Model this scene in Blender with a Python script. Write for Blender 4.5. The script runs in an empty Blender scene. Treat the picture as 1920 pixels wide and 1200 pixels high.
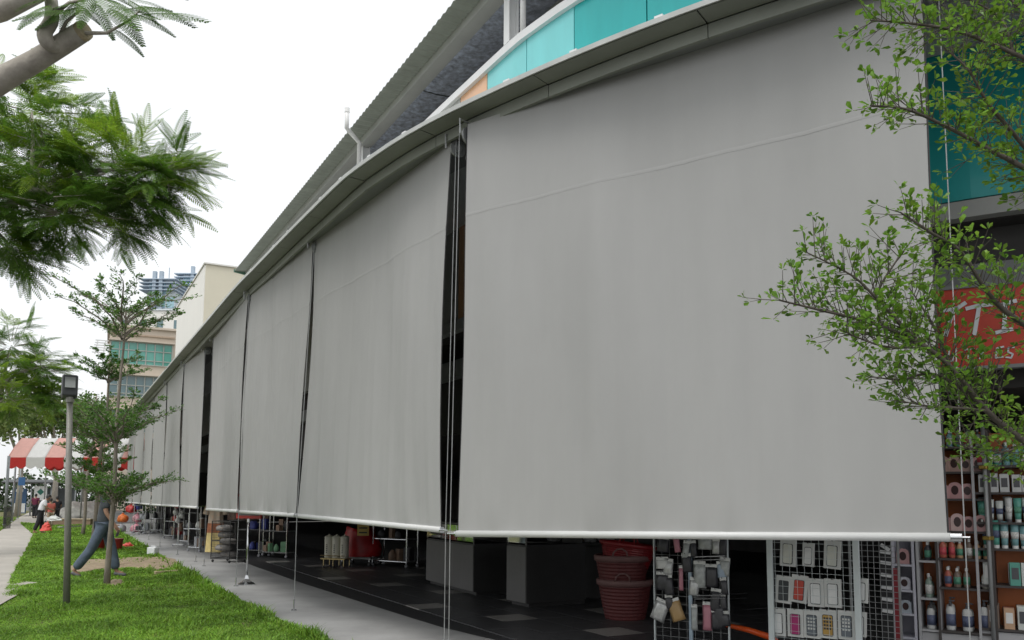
import bpy, bmesh, math, random
import numpy as np
from mathutils import Vector, Matrix
random.seed(7); np.random.seed(7)
rad = math.radians
SC = bpy.context.scene
COL = SC.collection

# ------------------------------------------------------------------ camera
FPX, PITCH, SHIFT, ROLL, EYE = 1553.0, 0.1031, 174.5, -0.0049, 1.5
cam_d = bpy.data.cameras.new('camera'); cam = bpy.data.objects.new('camera', cam_d); COL.objects.link(cam)
cam_d.sensor_width = 36; cam_d.lens = FPX/1920*36; cam_d.shift_y = SHIFT/1920
cam_d.clip_start = 0.05; cam_d.clip_end = 2000
cF = Vector((0, math.cos(PITCH), math.sin(PITCH))); cU = Vector((0, -math.sin(PITCH), math.cos(PITCH))); cR = Vector((1, 0, 0))
R2 = cR*math.cos(ROLL)-cU*math.sin(ROLL); U2 = cU*math.cos(ROLL)+cR*math.sin(ROLL)
cam.matrix_world = Matrix(((R2.x, U2.x, -cF.x, 0), (R2.y, U2.y, -cF.y, 0), (R2.z, U2.z, -cF.z, EYE), (0, 0, 0, 1)))
SC.camera = cam
# ------------------------------------------------------------------ sky, sun, exposure
W = bpy.data.worlds.new('World'); SC.world = W; W.use_nodes = True
nt = W.node_tree; nt.nodes.clear()
sky = nt.nodes.new('ShaderNodeTexSky'); sky.sky_type = 'NISHITA'; sky.sun_disc = False
SUN_EL, SUN_AZ = rad(62), rad(-150)          # azimuth clockwise from +Y: behind the camera, to the left
sky.sun_elevation = SUN_EL; sky.sun_rotation = SUN_AZ
sky.air_density = 1.0; sky.dust_density = 6.0
hs = nt.nodes.new('ShaderNodeHueSaturation'); hs.inputs['Saturation'].default_value = 0.25
b1 = nt.nodes.new('ShaderNodeBackground'); b1.inputs['Strength'].default_value = 0.05
b2 = nt.nodes.new('ShaderNodeBackground'); b2.inputs['Color'].default_value = (0.97, 0.985, 1, 1); b2.inputs['Strength'].default_value = 0.92  # even cloud cover
ad = nt.nodes.new('ShaderNodeAddShader'); wo = nt.nodes.new('ShaderNodeOutputWorld')
nt.links.new(sky.outputs[0], hs.inputs['Color']); nt.links.new(hs.outputs[0], b1.inputs[0])
nt.links.new(b1.outputs[0], ad.inputs[0]); nt.links.new(b2.outputs[0], ad.inputs[1]); nt.links.new(ad.outputs[0], wo.inputs[0])
sl = bpy.data.lights.new('sun', 'SUN'); sl.energy = 1.1; sl.angle = rad(25); sl.color = (1, 0.97, 0.92)
so = bpy.data.objects.new('sun', sl); COL.objects.link(so)
sd = Vector((math.sin(SUN_AZ)*math.cos(SUN_EL), math.cos(SUN_AZ)*math.cos(SUN_EL), math.sin(SUN_EL)))
so.rotation_euler = sd.to_track_quat('Z', 'Y').to_euler(); so.location = (-10, -10, 30)
SC.view_settings.view_transform = 'Standard'; SC.view_settings.look = 'None'
SC.view_settings.exposure = 0.0; SC.view_settings.gamma = 1.0; SC.view_settings.use_curve_mapping = False
SC.cycles.max_bounces = 8; SC.cycles.diffuse_bounces = 4; SC.cycles.transparent_max_bounces = 8
SC.cycles.use_denoising = True; SC.cycles.denoising_prefilter = 'ACCURATE'

# ------------------------------------------------------------------ survey helpers: sight lines to real positions
def ray(x, y): return cF + R2*((x-960)/FPX) - U2*((y-600-SHIFT)/FPX)
CAM = Vector((0, 0, EYE))
def G(x, y, z=0.0):
    v = ray(x, y); return CAM + v*((z-EYE)/v.z)
def D(x, y, d):
    v = ray(x, y); return CAM + v*(d/v.y)
def PX(w):
    v = Vector(w)-CAM; d = v.dot(cF); return (960+FPX*v.dot(R2)/d, 600+SHIFT-FPX*v.dot(U2)/d)

# ------------------------------------------------------------------ materials
MATS = {}
def mat(name, col, rough=0.6, metal=0.0, var=0.12, scale=6.0, bump=0.0, bscale=60.0, spec=0.5, island=0.0, transl=0.0, coat=0.0, col2=None, trans=0.0, stretch=None):
    if name in MATS: return MATS[name]
    m = bpy.data.materials.new(name); m.use_nodes = True; n = m.node_tree; L = n.links
    p = n.nodes['Principled BSDF']; out = n.nodes['Material Output']
    p.inputs['Roughness'].default_value = rough; p.inputs['Metallic'].default_value = metal
    p.inputs['Specular IOR Level'].default_value = spec
    p.inputs['Coat Weight'].default_value = coat; p.inputs['Transmission Weight'].default_value = trans
    tc = n.nodes.new('ShaderNodeTexCoord'); src = tc.outputs['Object']
    if stretch:
        mp = n.nodes.new('ShaderNodeMapping'); mp.inputs['Scale'].default_value = stretch
        L.new(src, mp.inputs[0]); src = mp.outputs[0]
    nz = n.nodes.new('ShaderNodeTexNoise'); nz.inputs['Scale'].default_value = scale; nz.inputs['Detail'].default_value = 6; nz.inputs['Roughness'].default_value = 0.65
    L.new(src, nz.inputs['Vector'])
    cr = n.nodes.new('ShaderNodeValToRGB'); e = cr.color_ramp.elements
    a = [max(0, c*(1-var)) for c in col]; b = [min(1, c*(1+var)) for c in (col2 or col)]
    e[0].position = 0.3; e[1].position = 0.7; e[0].color = (*a, 1); e[1].color = (*b, 1)
    L.new(nz.outputs['Fac'], cr.inputs[0]); c_out = cr.outputs[0]
    if island > 0:
        ge = n.nodes.new('ShaderNodeNewGeometry'); mr = n.nodes.new('ShaderNodeMapRange')
        mr.inputs['To Min'].default_value = 1-island; mr.inputs['To Max'].default_value = 1+island
        L.new(ge.outputs['Random Per Island'], mr.inputs[0])
        hv = n.nodes.new('ShaderNodeHueSaturation'); L.new(mr.outputs[0], hv.inputs['Value']); L.new(c_out, hv.inputs['Color'])
        mr2 = n.nodes.new('ShaderNodeMapRange'); mr2.inputs['To Min'].default_value = 0.485; mr2.inputs['To Max'].default_value = 0.515
        ml = n.nodes.new('ShaderNodeMath'); ml.operation = 'FRACT'; m7 = n.nodes.new('ShaderNodeMath'); m7.operation = 'MULTIPLY'; m7.inputs[1].default_value = 37.3
        L.new(ge.outputs['Random Per Island'], m7.inputs[0]); L.new(m7.outputs[0], ml.inputs[0]); L.new(ml.outputs[0], mr2.inputs[0]); L.new(mr2.outputs[0], hv.inputs['Hue'])
        c_out = hv.outputs[0]
    L.new(c_out, p.inputs['Base Color'])
    if bump > 0:
        n2 = n.nodes.new('ShaderNodeTexNoise'); n2.inputs['Scale'].default_value = bscale; n2.inputs['Detail'].default_value = 4
        L.new(src, n2.inputs['Vector'])
        bp = n.nodes.new('ShaderNodeBump'); bp.inputs['Strength'].default_value = bump; bp.inputs['Distance'].default_value = 0.01
        L.new(n2.outputs['Fac'], bp.inputs['Height']); L.new(bp.outputs[0], p.inputs['Normal'])
    if transl > 0:
        tr = n.nodes.new('ShaderNodeBsdfTranslucent'); L.new(c_out, tr.inputs[0]); mx = n.nodes.new('ShaderNodeMixShader'); mx.inputs[0].default_value = transl
        L.new(p.outputs[0], mx.inputs[1]); L.new(tr.outputs[0], mx.inputs[2]); L.new(mx.outputs[0], out.inputs[0])
    MATS[name] = m; return m

M_fabric = mat('blind fabric', (0.362, 0.364, 0.357), 0.85, var=0.035, scale=1.3, bump=0.06, bscale=420, spec=0.2, stretch=(1, 1, 0.25))
def fabric_grime(m):
    n = m.node_tree; L = n.links; p = n.nodes['Principled BSDF']; src = p.inputs['Base Color'].links[0].from_socket
    tc = n.nodes.new('ShaderNodeTexCoord'); mp = n.nodes.new('ShaderNodeMapping'); mp.inputs['Scale'].default_value = (1.6, 1.6, 0.14); L.new(tc.outputs['Object'], mp.inputs[0])
    z = n.nodes.new('ShaderNodeTexNoise'); z.inputs['Scale'].default_value = 2.2; z.inputs['Detail'].default_value = 5; L.new(mp.outputs[0], z.inputs['Vector'])
    z2 = n.nodes.new('ShaderNodeTexNoise'); z2.inputs['Scale'].default_value = 0.9; z2.inputs['Detail'].default_value = 7; z2.inputs['Roughness'].default_value = .7; L.new(tc.outputs['Object'], z2.inputs['Vector'])
    ad_ = n.nodes.new('ShaderNodeMath'); ad_.operation = 'ADD'; L.new(z.outputs['Fac'], ad_.inputs[0]); L.new(z2.outputs['Fac'], ad_.inputs[1])
    mr = n.nodes.new('ShaderNodeMapRange'); mr.inputs['From Min'].default_value = .65; mr.inputs['From Max'].default_value = 1.35; mr.inputs['To Min'].default_value = .955; mr.inputs['To Max'].default_value = 1.035; L.new(ad_.outputs[0], mr.inputs[0])
    hv = n.nodes.new('ShaderNodeHueSaturation'); L.new(src, hv.inputs['Color']); L.new(mr.outputs[0], hv.inputs['Value']); L.new(hv.outputs[0], p.inputs['Base Color'])
fabric_grime(M_fabric)
M_seam = mat('blind seam', (0.366, 0.368, 0.361), 0.85, var=0.03, spec=0.2)
M_rod = mat('white painted rod', (0.62, 0.63, 0.62), 0.4, var=0.05, scale=3)
M_hem = mat('dark blind edging', (0.03, 0.03, 0.032), 0.7)
M_wire = mat('steel wire', (0.33, 0.34, 0.34), 0.5, 0.3)
M_chrome = mat('chromed steel', (0.62, 0.63, 0.64), 0.2, 1.0, var=0.05)
M_galv = mat('grey bracket steel', (0.30, 0.31, 0.31), 0.5, 0.3)
M_fascia = mat('olive grey fascia paint', (0.235, 0.25, 0.215), 0.55, var=0.10, scale=2.2, bump=0.05, bscale=20)
M_lip = mat('pale flashing', (0.55, 0.57, 0.55), 0.5, var=0.12, scale=4)
M_white = mat('white paint', (0.74, 0.75, 0.75), 0.45, var=0.05, scale=3)
M_dim = mat('grey soffit', (0.22, 0.23, 0.23), 0.7, var=0.08, scale=2)
M_ceil = mat('ceiling board', (0.42, 0.43, 0.42), 0.8, var=0.05)
M_teal = mat('teal panel', (0.025, 0.44, 0.44), 0.35, var=0.10, scale=1.6, spec=0.4, coat=0.08, stretch=(1, 1, .25))
M_teal_l = mat('pale teal panel', (0.17, 0.62, 0.63), 0.3, var=0.08, scale=1.6, spec=0.5, coat=0.2, stretch=(1, 1, .25))
M_orange_p = mat('pale orange panel', (0.75, 0.42, 0.22), 0.3, var=0.05, coat=0.4)
M_roofsheet = mat('weathered roof sheet', (0.30, 0.325, 0.28), 0.5, 0.2, var=0.12, scale=3)
M_beam = mat('grey steel beam', (0.42, 0.43, 0.41), 0.5, var=0.08, scale=2)
M_foil = mat('crumpled foil insulation', (0.50, 0.55, 0.66), 0.42, 0.25, var=0.55, scale=9, bump=1.0, bscale=16, stretch=(1, 1, 1))
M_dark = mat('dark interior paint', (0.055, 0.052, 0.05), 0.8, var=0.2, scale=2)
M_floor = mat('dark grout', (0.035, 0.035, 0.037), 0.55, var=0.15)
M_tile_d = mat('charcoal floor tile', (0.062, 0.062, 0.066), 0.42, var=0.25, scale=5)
M_tile_l = mat('pale floor tile', (0.29, 0.28, 0.265), 0.42, var=0.12, scale=9)
M_conc = mat('walkway concrete', (0.33, 0.33, 0.325), 0.8, var=0.2, scale=1.1, bump=0.1, bscale=90)
M_path = mat('footpath concrete', (0.40, 0.375, 0.335), 0.85, var=0.14, scale=1.1, bump=0.12, bscale=80)
M_ground = mat('asphalt', (0.10, 0.10, 0.098), 0.9, var=0.2, scale=0.8, bump=0.2, bscale=100)
M_soil = mat('sandy soil', (0.30, 0.235, 0.155), 0.95, var=0.3, scale=7, bump=0.8, bscale=25)
M_lawn = mat('lawn thatch', (0.07, 0.10, 0.025), 0.95, var=0.35, scale=4, bump=0.5, bscale=40, col2=(0.17, 0.15, 0.06))
M_grass = mat('grass blades', (0.14, 0.285, 0.028), 0.5, var=0.28, scale=0.8, island=0.5, transl=0.38, spec=0.35, col2=(0.22, 0.39, 0.045))
M_bark = mat('grey bark', (0.23, 0.20, 0.165), 0.9, var=0.3, scale=18, bump=0.6, bscale=30, stretch=(1, 1, 0.3))
M_bark_d = mat('dark twig bark', (0.10, 0.085, 0.07), 0.9, var=0.3, scale=18, bump=0.5, bscale=30)
M_bark_p = mat('pale bark', (0.36, 0.33, 0.285), 0.9, var=0.22, scale=14, bump=0.5, bscale=26)
M_leaf = mat('small glossy leaf', (0.06, 0.15, 0.018), 0.4, var=0.2, scale=2, island=0.45, transl=0.35, col2=(0.10, 0.22, 0.03))
M_leaf_near = mat('bright young leaf', (0.13, 0.27, 0.03), 0.38, var=0.15, scale=2.2, island=0.45, transl=0.48, col2=(0.20, 0.35, 0.045))
M_leaf_dk = mat('dark sapling leaf', (0.075, 0.175, 0.028), 0.42, var=0.2, scale=2, island=0.5, transl=0.42, col2=(0.115, 0.235, 0.04))
M_frond = mat('feathery leaflet', (0.085, 0.19, 0.022), 0.5, var=0.25, scale=1.4, island=0.35, transl=0.45, col2=(0.12, 0.23, 0.03))
M_frond_y = mat('yellow green leaflet', (0.22, 0.35, 0.03), 0.5, var=0.2, scale=1.4, island=0.3, transl=0.5)
M_far = mat('far foliage', (0.085, 0.15, 0.035), 0.7, var=0.3, scale=0.7, island=0.4, transl=0.35, col2=(0.15, 0.20, 0.05))

# ------------------------------------------------------------------ mesh helpers
class MB:
    def __init__(s): s.v = []; s.f = []
    def add(s, vs, fs):
        k = len(s.v); s.v += [tuple(q) for q in vs]; s.f += [tuple(i+k for i in f) for f in fs]; return s
    def box(s, c, d, rz=0.0, rx=0.0, ry=0.0):
        Rm = Matrix.Rotation(rz, 3, 'Z') @ Matrix.Rotation(ry, 3, 'Y') @ Matrix.Rotation(rx, 3, 'X'); c = Vector(c)
        vs = [c + Rm @ Vector((i*d[0]/2, j*d[1]/2, k*d[2]/2)) for i in (-1, 1) for j in (-1, 1) for k in (-1, 1)]
        return s.add(vs, [(0, 1, 3, 2), (4, 6, 7, 5), (0, 4, 5, 1), (2, 3, 7, 6), (0, 2, 6, 4), (1, 5, 7, 3)])
    def tube(s, pts, r, n=8, cap=True):
        pts = [Vector(p) for p in pts]; m = len(pts)
        if not hasattr(r, '__len__'): r = [r]*m
        rings = []; ref = None
        for i, p in enumerate(pts):
            t = (pts[min(i+1, m-1)]-pts[max(i-1, 0)])
            t = t.normalized() if t.length > 1e-9 else Vector((0, 0, 1))
            if ref is None: ref = Vector((1, 0, 0)) if abs(t.x) < 0.9 else Vector((0, 1, 0))
            a = (ref - t*ref.dot(t)).normalized(); b = t.cross(a); ref = a
            rings.append([p + (a*math.cos(2*math.pi*k/n)+b*math.sin(2*math.pi*k/n))*r[i] for k in range(n)])
        vs = [q for g in rings for q in g]; fs = []
        for i in range(m-1):
            for k in range(n):
                fs.append((i*n+k, i*n+(k+1) % n, (i+1)*n+(k+1) % n, (i+1)*n+k))
        if cap: fs += [tuple(range(n))[::-1], tuple((m-1)*n+k for k in range(n))]
        return s.add(vs, fs)
    def lathe(s, prof, c=(0, 0, 0), n=16, sx=1.0, sy=1.0):
        m = len(prof); vs = [(c[0]+r*sx*math.cos(2*math.pi*k/n), c[1]+r*sy*math.sin(2*math.pi*k/n), c[2]+z) for r, z in prof for k in range(n)]; fs = []
        for i in range(m-1):
            for k in range(n): fs.append((i*n+k, i*n+(k+1) % n, (i+1)*n+(k+1) % n, (i+1)*n+k))
        fs += [tuple(range(n))[::-1], tuple((m-1)*n+k for k in range(n))]
        return s.add(vs, fs)
    def prism(s, poly, z0, z1):
        n = len(poly); vs = [(x, y, z0) for x, y in poly]+[(x, y, z1) for x, y in poly]
        return s.add(vs, [tuple(range(n))[::-1], tuple(range(n, 2*n))]+[(i, (i+1) % n, n+(i+1) % n, n+i) for i in range(n)])
    def loft(s, rows, closed=False):
        m, n = len(rows), len(rows[0]); fs = []
        for i in range(m-1):
            for k in range(n if closed else n-1): fs.append((i*n+k, i*n+(k+1) % n, (i+1)*n+(k+1) % n, (i+1)*n+k))
        return s.add([q for r in rows for q in r], fs)
    def build(s, name, m, parent=None, smooth=False, bevel=0.0, world=False, thick=0.0):
        o = Vector((0, 0, 0))
        if world and parent is not None:
            q = parent
            while q is not None: o += q.location; q = q.parent
        me = bpy.data.meshes.new(name); me.from_pydata([(v[0]-o.x, v[1]-o.y, v[2]-o.z) for v in s.v], [], s.f); me.update()
        bm = bmesh.new(); bm.from_mesh(me); bmesh.ops.recalc_face_normals(bm, faces=bm.faces); bm.to_mesh(me); bm.free()
        if smooth: me.polygons.foreach_set('use_smooth', [True]*len(me.polygons))
        me.materials.append(m); ob = bpy.data.objects.new(name, me); COL.objects.link(ob)
        if parent is not None: ob.parent = parent
        if thick: md = ob.modifiers.new('thickness', 'SOLIDIFY'); md.thickness = thick; md.offset = 0
        if bevel: md = ob.modifiers.new('bevel', 'BEVEL'); md.width = bevel; md.segments = 2; md.limit_method = 'ANGLE'
        return ob
def np_mesh(name, V, Fc, m, parent=None, smooth=False):
    """V (n,3) and faces (k,3|4) of one size, in the parent's coordinates"""
    me = bpy.data.meshes.new(name); k = Fc.shape[1]
    me.vertices.add(len(V)); me.vertices.foreach_set('co', V.astype(np.float32).ravel())
    me.loops.add(Fc.size); me.loops.foreach_set('vertex_index', Fc.astype(np.int32).ravel())
    me.polygons.add(len(Fc)); me.polygons.foreach_set('loop_start', np.arange(0, Fc.size, k, dtype=np.int32))
    me.update(calc_edges=True)
    if smooth: me.polygons.foreach_set('use_smooth', [True]*len(Fc))
    me.materials.append(m); ob = bpy.data.objects.new(name, me); COL.objects.link(ob)
    if parent is not None: ob.parent = parent
    return ob
def tag(o, label=None, cat=None, group=None, kind=None):
    if label: o['label'] = label
    if cat: o['category'] = cat
    if group: o['group'] = group
    if kind: o['kind'] = kind
    return o
def thing(name, loc, label, cat, group=None, rz=0.0):
    o = bpy.data.objects.new(name, None); COL.objects.link(o); o.empty_display_size = 0.1
    o.location = loc; o.rotation_euler = (0, 0, rz); return tag(o, label, cat, group)
def copy_tree(o, parent=None):
    c = o.copy(); COL.objects.link(c); c.parent = parent
    for ch in o.children: copy_tree(ch, c)
    return c

# ------------------------------------------------------------------ facade plan: the canopy edge as a smooth line
can_px = [(1348, 0), (1226, 47), (1080, 104), (987, 146), (913, 180), (850, 209), (787, 241), (737, 268), (688, 306), (647, 337), (571, 409), (530, 450), (481, 504), (443, 541)]
UD = Vector((-0.478, 0.878))
ctrl = [Vector((14.2, 0.6)), Vector((10.4, 1.6)), Vector((6.6, 3.0)), Vector((4.6, 3.95)), Vector((3.0, 4.83)), Vector((2.2, 5.32))]+[G(x, y, 5.17).xy for x, y in can_px]  # rightmost points: unseen stretch of canopy, added to block skylight from the right
base = ctrl[-1]; ctrl += [base+UD*t for t in (3, 8, 15, 23, 31, 37)]
for _ in range(2):     # ease out reading noise
    ctrl = [ctrl[0]]+[ctrl[i]*0.5+(ctrl[i-1]+ctrl[i+1])*0.25 if abs((ctrl[i]-ctrl[i-1]).length-(ctrl[i+1]-ctrl[i]).length) < 0.8 else ctrl[i] for i in range(1, len(ctrl)-1)]+[ctrl[-1]]
def catmull(P, per):
    out = []
    for i in range(len(P)-1):
        p0, p1, p2, p3 = P[max(i-1, 0)], P[i], P[i+1], P[min(i+2, len(P)-1)]
        for k in range(per):
            t = k/per
            out.append(0.5*((2*p1)+(p2-p0)*t+(2*p0-5*p1+4*p2-p3)*t*t+(3*p1-p0-3*p2+p3)*t**3))
    return out+[P[-1]]
dense = catmull(ctrl, 24)
acc = [0.0]
for i in range(1, len(dense)): acc.append(acc[-1]+(dense[i]-dense[i-1]).length)
TOT = acc[-1]; S0 = acc[48]          # S0: where the stretch in view begins
def on_path(s):
    s = min(max(s, 0), TOT); i = int(np.searchsorted(acc, s)); i = min(max(i, 1), len(dense)-1)
    t = (s-acc[i-1])/max(acc[i]-acc[i-1], 1e-9); return dense[i-1].lerp(dense[i], t)
def frame(s):
    a, b = on_path(s-0.5), on_path(s+0.5); t = (b-a).normalized()
    return on_path(s), t, Vector((-t.y, t.x))*1.0   # third: towards the lawn (left of travel) 
_p, _t, _n = frame(TOT*0.8)
SGN = 1.0 if _n.dot(Vector((-1, 0))) > 0 else -1.0
def off(s, o, z=0.0):
    p, t, n = frame(s); q = p+n*SGN*o; return Vector((q.x, q.y, z))
DA = np.array([(p.x, p.y) for p in dense]); 
NRM = np.array([tuple(frame(s)[2]*SGN) for s in acc])
def sdist(xy):
    xy = np.atleast_2d(np.asarray(xy, float)); d2 = ((xy[:, None, :]-DA[None])**2).sum(-1); i = d2.argmin(1)
    return ((xy-DA[i])*NRM[i]).sum(1), np.array(acc)[i]
def s_at_px(x, o, z=3.0, lo=0.0, hi=None):
    """path position whose point at offset o shows at image column x"""
    hi = TOT if hi is None else hi; best = None
    for k in range(1200):
        s = lo+(hi-lo)*k/1199; e = abs(PX(off(s, o, z))[0]-x)
        if best is None or e < best[0]: best = (e, s)
    return best[1]

# ------------------------------------------------------------------ ground
def sheet(name, poly, z, m, thick=0.0):
    b = MB()
    if thick: b.prism(poly, z-thick, z)
    else: b.add([(x, y, z) for x, y in poly], [tuple(range(len(poly)))])
    return tag(b.build(name, m), kind='structure')
sheet('ground', [(-500, -60), (500, -60), (500, 900), (-500, 900)], -0.06, M_ground)
N_S = 140; SS = [TOT*i/(N_S-1) for i in range(N_S)]
E_LAWN, E_TILE = 0.20, -1.30
walk_out = [off(s, E_LAWN).xy for s in SS]; walk_in = [off(s, E_TILE).xy for s in SS]
b = MB(); b.loft([[(p.x, p.y, 0.0) for p in walk_out], [(p.x, p.y, 0.0) for p in walk_in]])
b.loft([[(p.x, p.y, 0.0) for p in walk_out], [(p.x, p.y, -0.1) for p in walk_out]])
tag(b.build('walkway', M_conc), kind='structure')
far_in = [off(s, -16.0).xy for s in SS if True]
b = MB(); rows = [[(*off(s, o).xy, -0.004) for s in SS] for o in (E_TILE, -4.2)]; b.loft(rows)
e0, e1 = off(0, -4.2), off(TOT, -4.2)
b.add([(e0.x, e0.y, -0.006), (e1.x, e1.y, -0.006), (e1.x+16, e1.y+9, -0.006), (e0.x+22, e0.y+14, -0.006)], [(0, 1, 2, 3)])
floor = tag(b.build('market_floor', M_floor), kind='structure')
# floor tiles, laid along the straight facade
TS = 0.5; ux = UD.normalized(); uy = Vector((ux.y, -ux.x)); org = off(TOT*0.5, E_TILE).xy
cand = []
for i in range(-60, 30):
    for j in range(-6, 20):
        c = org+ux*(i+0.5)*TS+uy*(j+0.5)*TS
        if 8.3 < c.y < 26 and c.x < 3.5: cand.append((c, i, j))
sds = sdist([(c.x, c.y) for c, i, j in cand])[0]
vis = []
for (c, i, j), d in zip(cand, sds):
    if d < E_TILE-0.36:
        x, y = PX((c.x, c.y, 0))
        if 380 < x < 1500 and y < 1230: vis.append((-(c.length), c, i, j))
vis.sort(key=lambda q: -q[0])
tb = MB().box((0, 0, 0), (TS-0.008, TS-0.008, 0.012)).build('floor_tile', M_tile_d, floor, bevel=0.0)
tl = bpy.data.meshes.new('floor_tile_pale'); tl = tb.data.copy(); tl.materials.clear(); tl.materials.append(M_tile_l)
ang = math.atan2(ux.y, ux.x)
for k, (_, c, i, j) in enumerate(vis[:300]):
    o = tb if k == 0 else bpy.data.objects.new('floor_tile', tb.data)
    if k: COL.objects.link(o); o.parent = floor
    pale = (i % 3 == 0 and (j+i//3) % 3 == 0)
    if pale: o.data = tl
    o.location = (c.x, c.y, 0.002+random.uniform(-.0008, .0008)); o.rotation_euler = (0, 0, ang)

# footpath on the left, lawn between it and the walkway
pr = [G(-80, 1215), G(10, 1110), G(26, 1075), G(63, 1004), G(88, 972)]; pl = [G(-900, 1150), G(-200, 1050), G(-60, 1022), G(0, 997), G(38, 969)]
pr_xy = [p.xy for p in pr]; ext = (pr_xy[-1]-pr_xy[-2]).normalized()
pr_xy.append(pr_xy[-1]+ext*30); pl_xy = [p.xy for p in pl]; pl_xy.append(pl_xy[-1]+ext*30)
sheet('footpath', [tuple(p) for p in pr_xy]+[tuple(p) for p in reversed(pl_xy)], 0.02, M_path)
sp = [G(-40, 1128), G(20, 1092), G(70, 1096), G(60, 1104), G(-20, 1150)]
sheet('path_branch', [(p.x, p.y) for p in sp], 0.036, M_path)
lawn_poly = [tuple(p) for p in walk_out if p.y > 5.0]
lawn_far = [p for p in lawn_poly if p[1] < 50]
lawn_poly = lawn_far+[(lawn_far[-1][0]-6, lawn_far[-1][1]+2)]+[tuple(p) for p in reversed(pr_xy) if p.y < 55]+[(-9, 5.0), (lawn_far[0][0]-0.3, 5.0)]
sheet('lawn', lawn_poly, 0.012, M_lawn)
lv = [tuple(p) for p in pl_xy]+[(-60, 80), (-60, 5)]
sheet('verge', lv, 0.008, M_lawn)
def in_poly(P, poly):
    x, y = P[:, 0], P[:, 1]; ins = np.zeros(len(P), bool); n = len(poly)
    for i in range(n):
        x1, y1 = poly[i]; x2, y2 = poly[(i+1) % n]
        c = ((y1 > y) != (y2 > y)) & (x < (x2-x1)*(y-y1)/(y2-y1+1e-12)+x1); ins ^= c
    return ins
soil_px = [(118, 1066), (160, 1052), (215, 1048), (290, 1045), (322, 1050), (337, 1064), (330, 1071), (290, 1072), (245, 1067), (205, 1070), (160, 1076), (125, 1080)]
soil_polys = [[tuple(G(x, y).xy) for x, y in soil_px], [tuple(G(x, y).xy) for x, y in [(196, 1099), (206, 1092), (222, 1089), (234, 1093), (228, 1100), (210, 1104)]]]
def soil_in(P):
    r = np.zeros(len(P), bool)
    for q in soil_polys: r |= in_poly(P+np.random.normal(size=P.shape)*.05, q)
    return r
def grass(name, poly, dmin, dmax, n, label, px_lim):
    # even in ground area near by, thinning and coarser with distance
    d = dmin*(dmax/dmin)**np.random.rand(n*4); t = np.random.uniform(-0.72, 0.1, n*4)
    P = np.stack([t*d, d], 1); ok = in_poly(P, poly) & ~(soil_in(P) & (np.random.rand(len(P)) < 0.93)); P = P[ok][:n]; bare = np.sin(P[:, 0]*1.9+P[:, 1]*.9)*np.sin(P[:, 1]*1.3-P[:, 0]*.4)+.5*np.sin(P[:, 0]*6.1)*np.sin(P[:, 1]*5.2); P = P[~((bare > .75) & (np.random.rand(len(P)) < .55))]; d = P[:, 1]; k = len(P)
    cl = np.sin(P[:, 0]*2.1+1)*np.sin(P[:, 1]*1.7)+np.sin(P[:, 0]*5.3)*np.sin(P[:, 1]*4.1+2)*0.6+np.sin(P[:, 0]*13.3+P[:, 1]*4)*0.4
    h = np.random.uniform(0.018, 0.06, k)*(1+0.5*cl)*(1+np.clip((d-9)/40, 0, .5)); h = np.clip(h, 0.015, 0.13)
    ed = np.abs(sdist(P)[0]-E_LAWN) if k < 60000 else np.concatenate([np.abs(sdist(q)[0]-E_LAWN) for q in np.array_split(P, k//4000+1)])
    tall = (ed < 0.22) & (np.random.rand(k) < 0.35); h[tall] *= np.random.uniform(1.2, 2.4, tall.sum())
    w = np.random.uniform(0.0035, 0.007, k)*(1+np.clip((d-8)/9, 0, 4)); a = np.random.uniform(0, 2*np.pi, k); le = np.random.uniform(0.2, 1.3, k)*h
    dx, dy = np.cos(a), np.sin(a); z0 = np.full(k, 0.005)
    def pt(al, hz, sd): return np.stack([P[:, 0]+dx*le*al-dy*w*sd, P[:, 1]+dy*le*al+dx*w*sd, z0+h*hz], 1)
    V = np.stack([pt(0, 0, 1), pt(0, 0, -1), pt(.35, .62, -.8), pt(.35, .62, .8), pt(1., .9, 0)], 1).reshape(-1, 3)
    i = np.arange(k)[:, None]*5
    Fq = np.concatenate([i+np.array([[0, 1, 2]]), i+np.array([[0, 2, 3]]), i+np.array([[3, 2, 4]])])
    return tag(np_mesh(name, V, Fq, M_grass), label, 'grass', kind='stuff')
grass('grass', lawn_poly, 7.2, 46, 300000, 'short bright green grass covering the lawn beside the walkway', None)
grass('verge_grass', lv, 20, 60, 20000, 'strip of grass along the far side of the footpath', None)
b = MB()
for q_ in soil_polys:
    P_ = catmull([Vector(p) for p in q_+[q_[0]]], 5)[:-1]; n_ = len(P_); cx = sum(p.x for p in P_)/n_; cy = sum(p.y for p in P_)/n_
    rings = [[(cx+(p.x-cx)*f_*(1+.03*math.sin(k_*2.3)), cy+(p.y-cy)*f_*(1+.03*math.cos(k_*1.9)), h_+.012*math.sin(k_*1.1+f_*9)*(f_ < 1)) for k_, p in enumerate(P_)] for f_, h_ in ((1.06, .012), (.85, .035), (.6, .05), (.3, .055), (.02, .058))]
    b.loft(rings, closed=True)
tag(b.build('bare_soil', M_soil, smooth=True), kind='structure')

# ================================================================== market building
W_O = -2.35                     # offset of the upper wall from the canopy edge
bld = thing('market_building', (*off(TOT*0.4, -3.0).xy, 0), 'long low market hall with curved olive canopy, teal upper panels and raised metal roof', 'building')
def prof_strip(name, m, s0, s1, prof, step=0.35, parent=bld, smooth=False, gap=0.0):
    """sweep an (offset, z) outline along the facade from s0 to s1"""
    n = max(2, int((s1-s0)/step)+1); b = MB(); rows = []
    for i in range(n):
        s = s0+gap/2+(s1-s0-gap)*i/(n-1); rows.append([off(s, o, z) for o, z in prof])
    b.loft(rows, closed=True); k = len(prof); b.f.append(tuple(range(k))); b.f.append(tuple((n-1)*k+i for i in range(k))[::-1])
    return b.build(name, m, parent, world=True, smooth=smooth)
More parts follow.
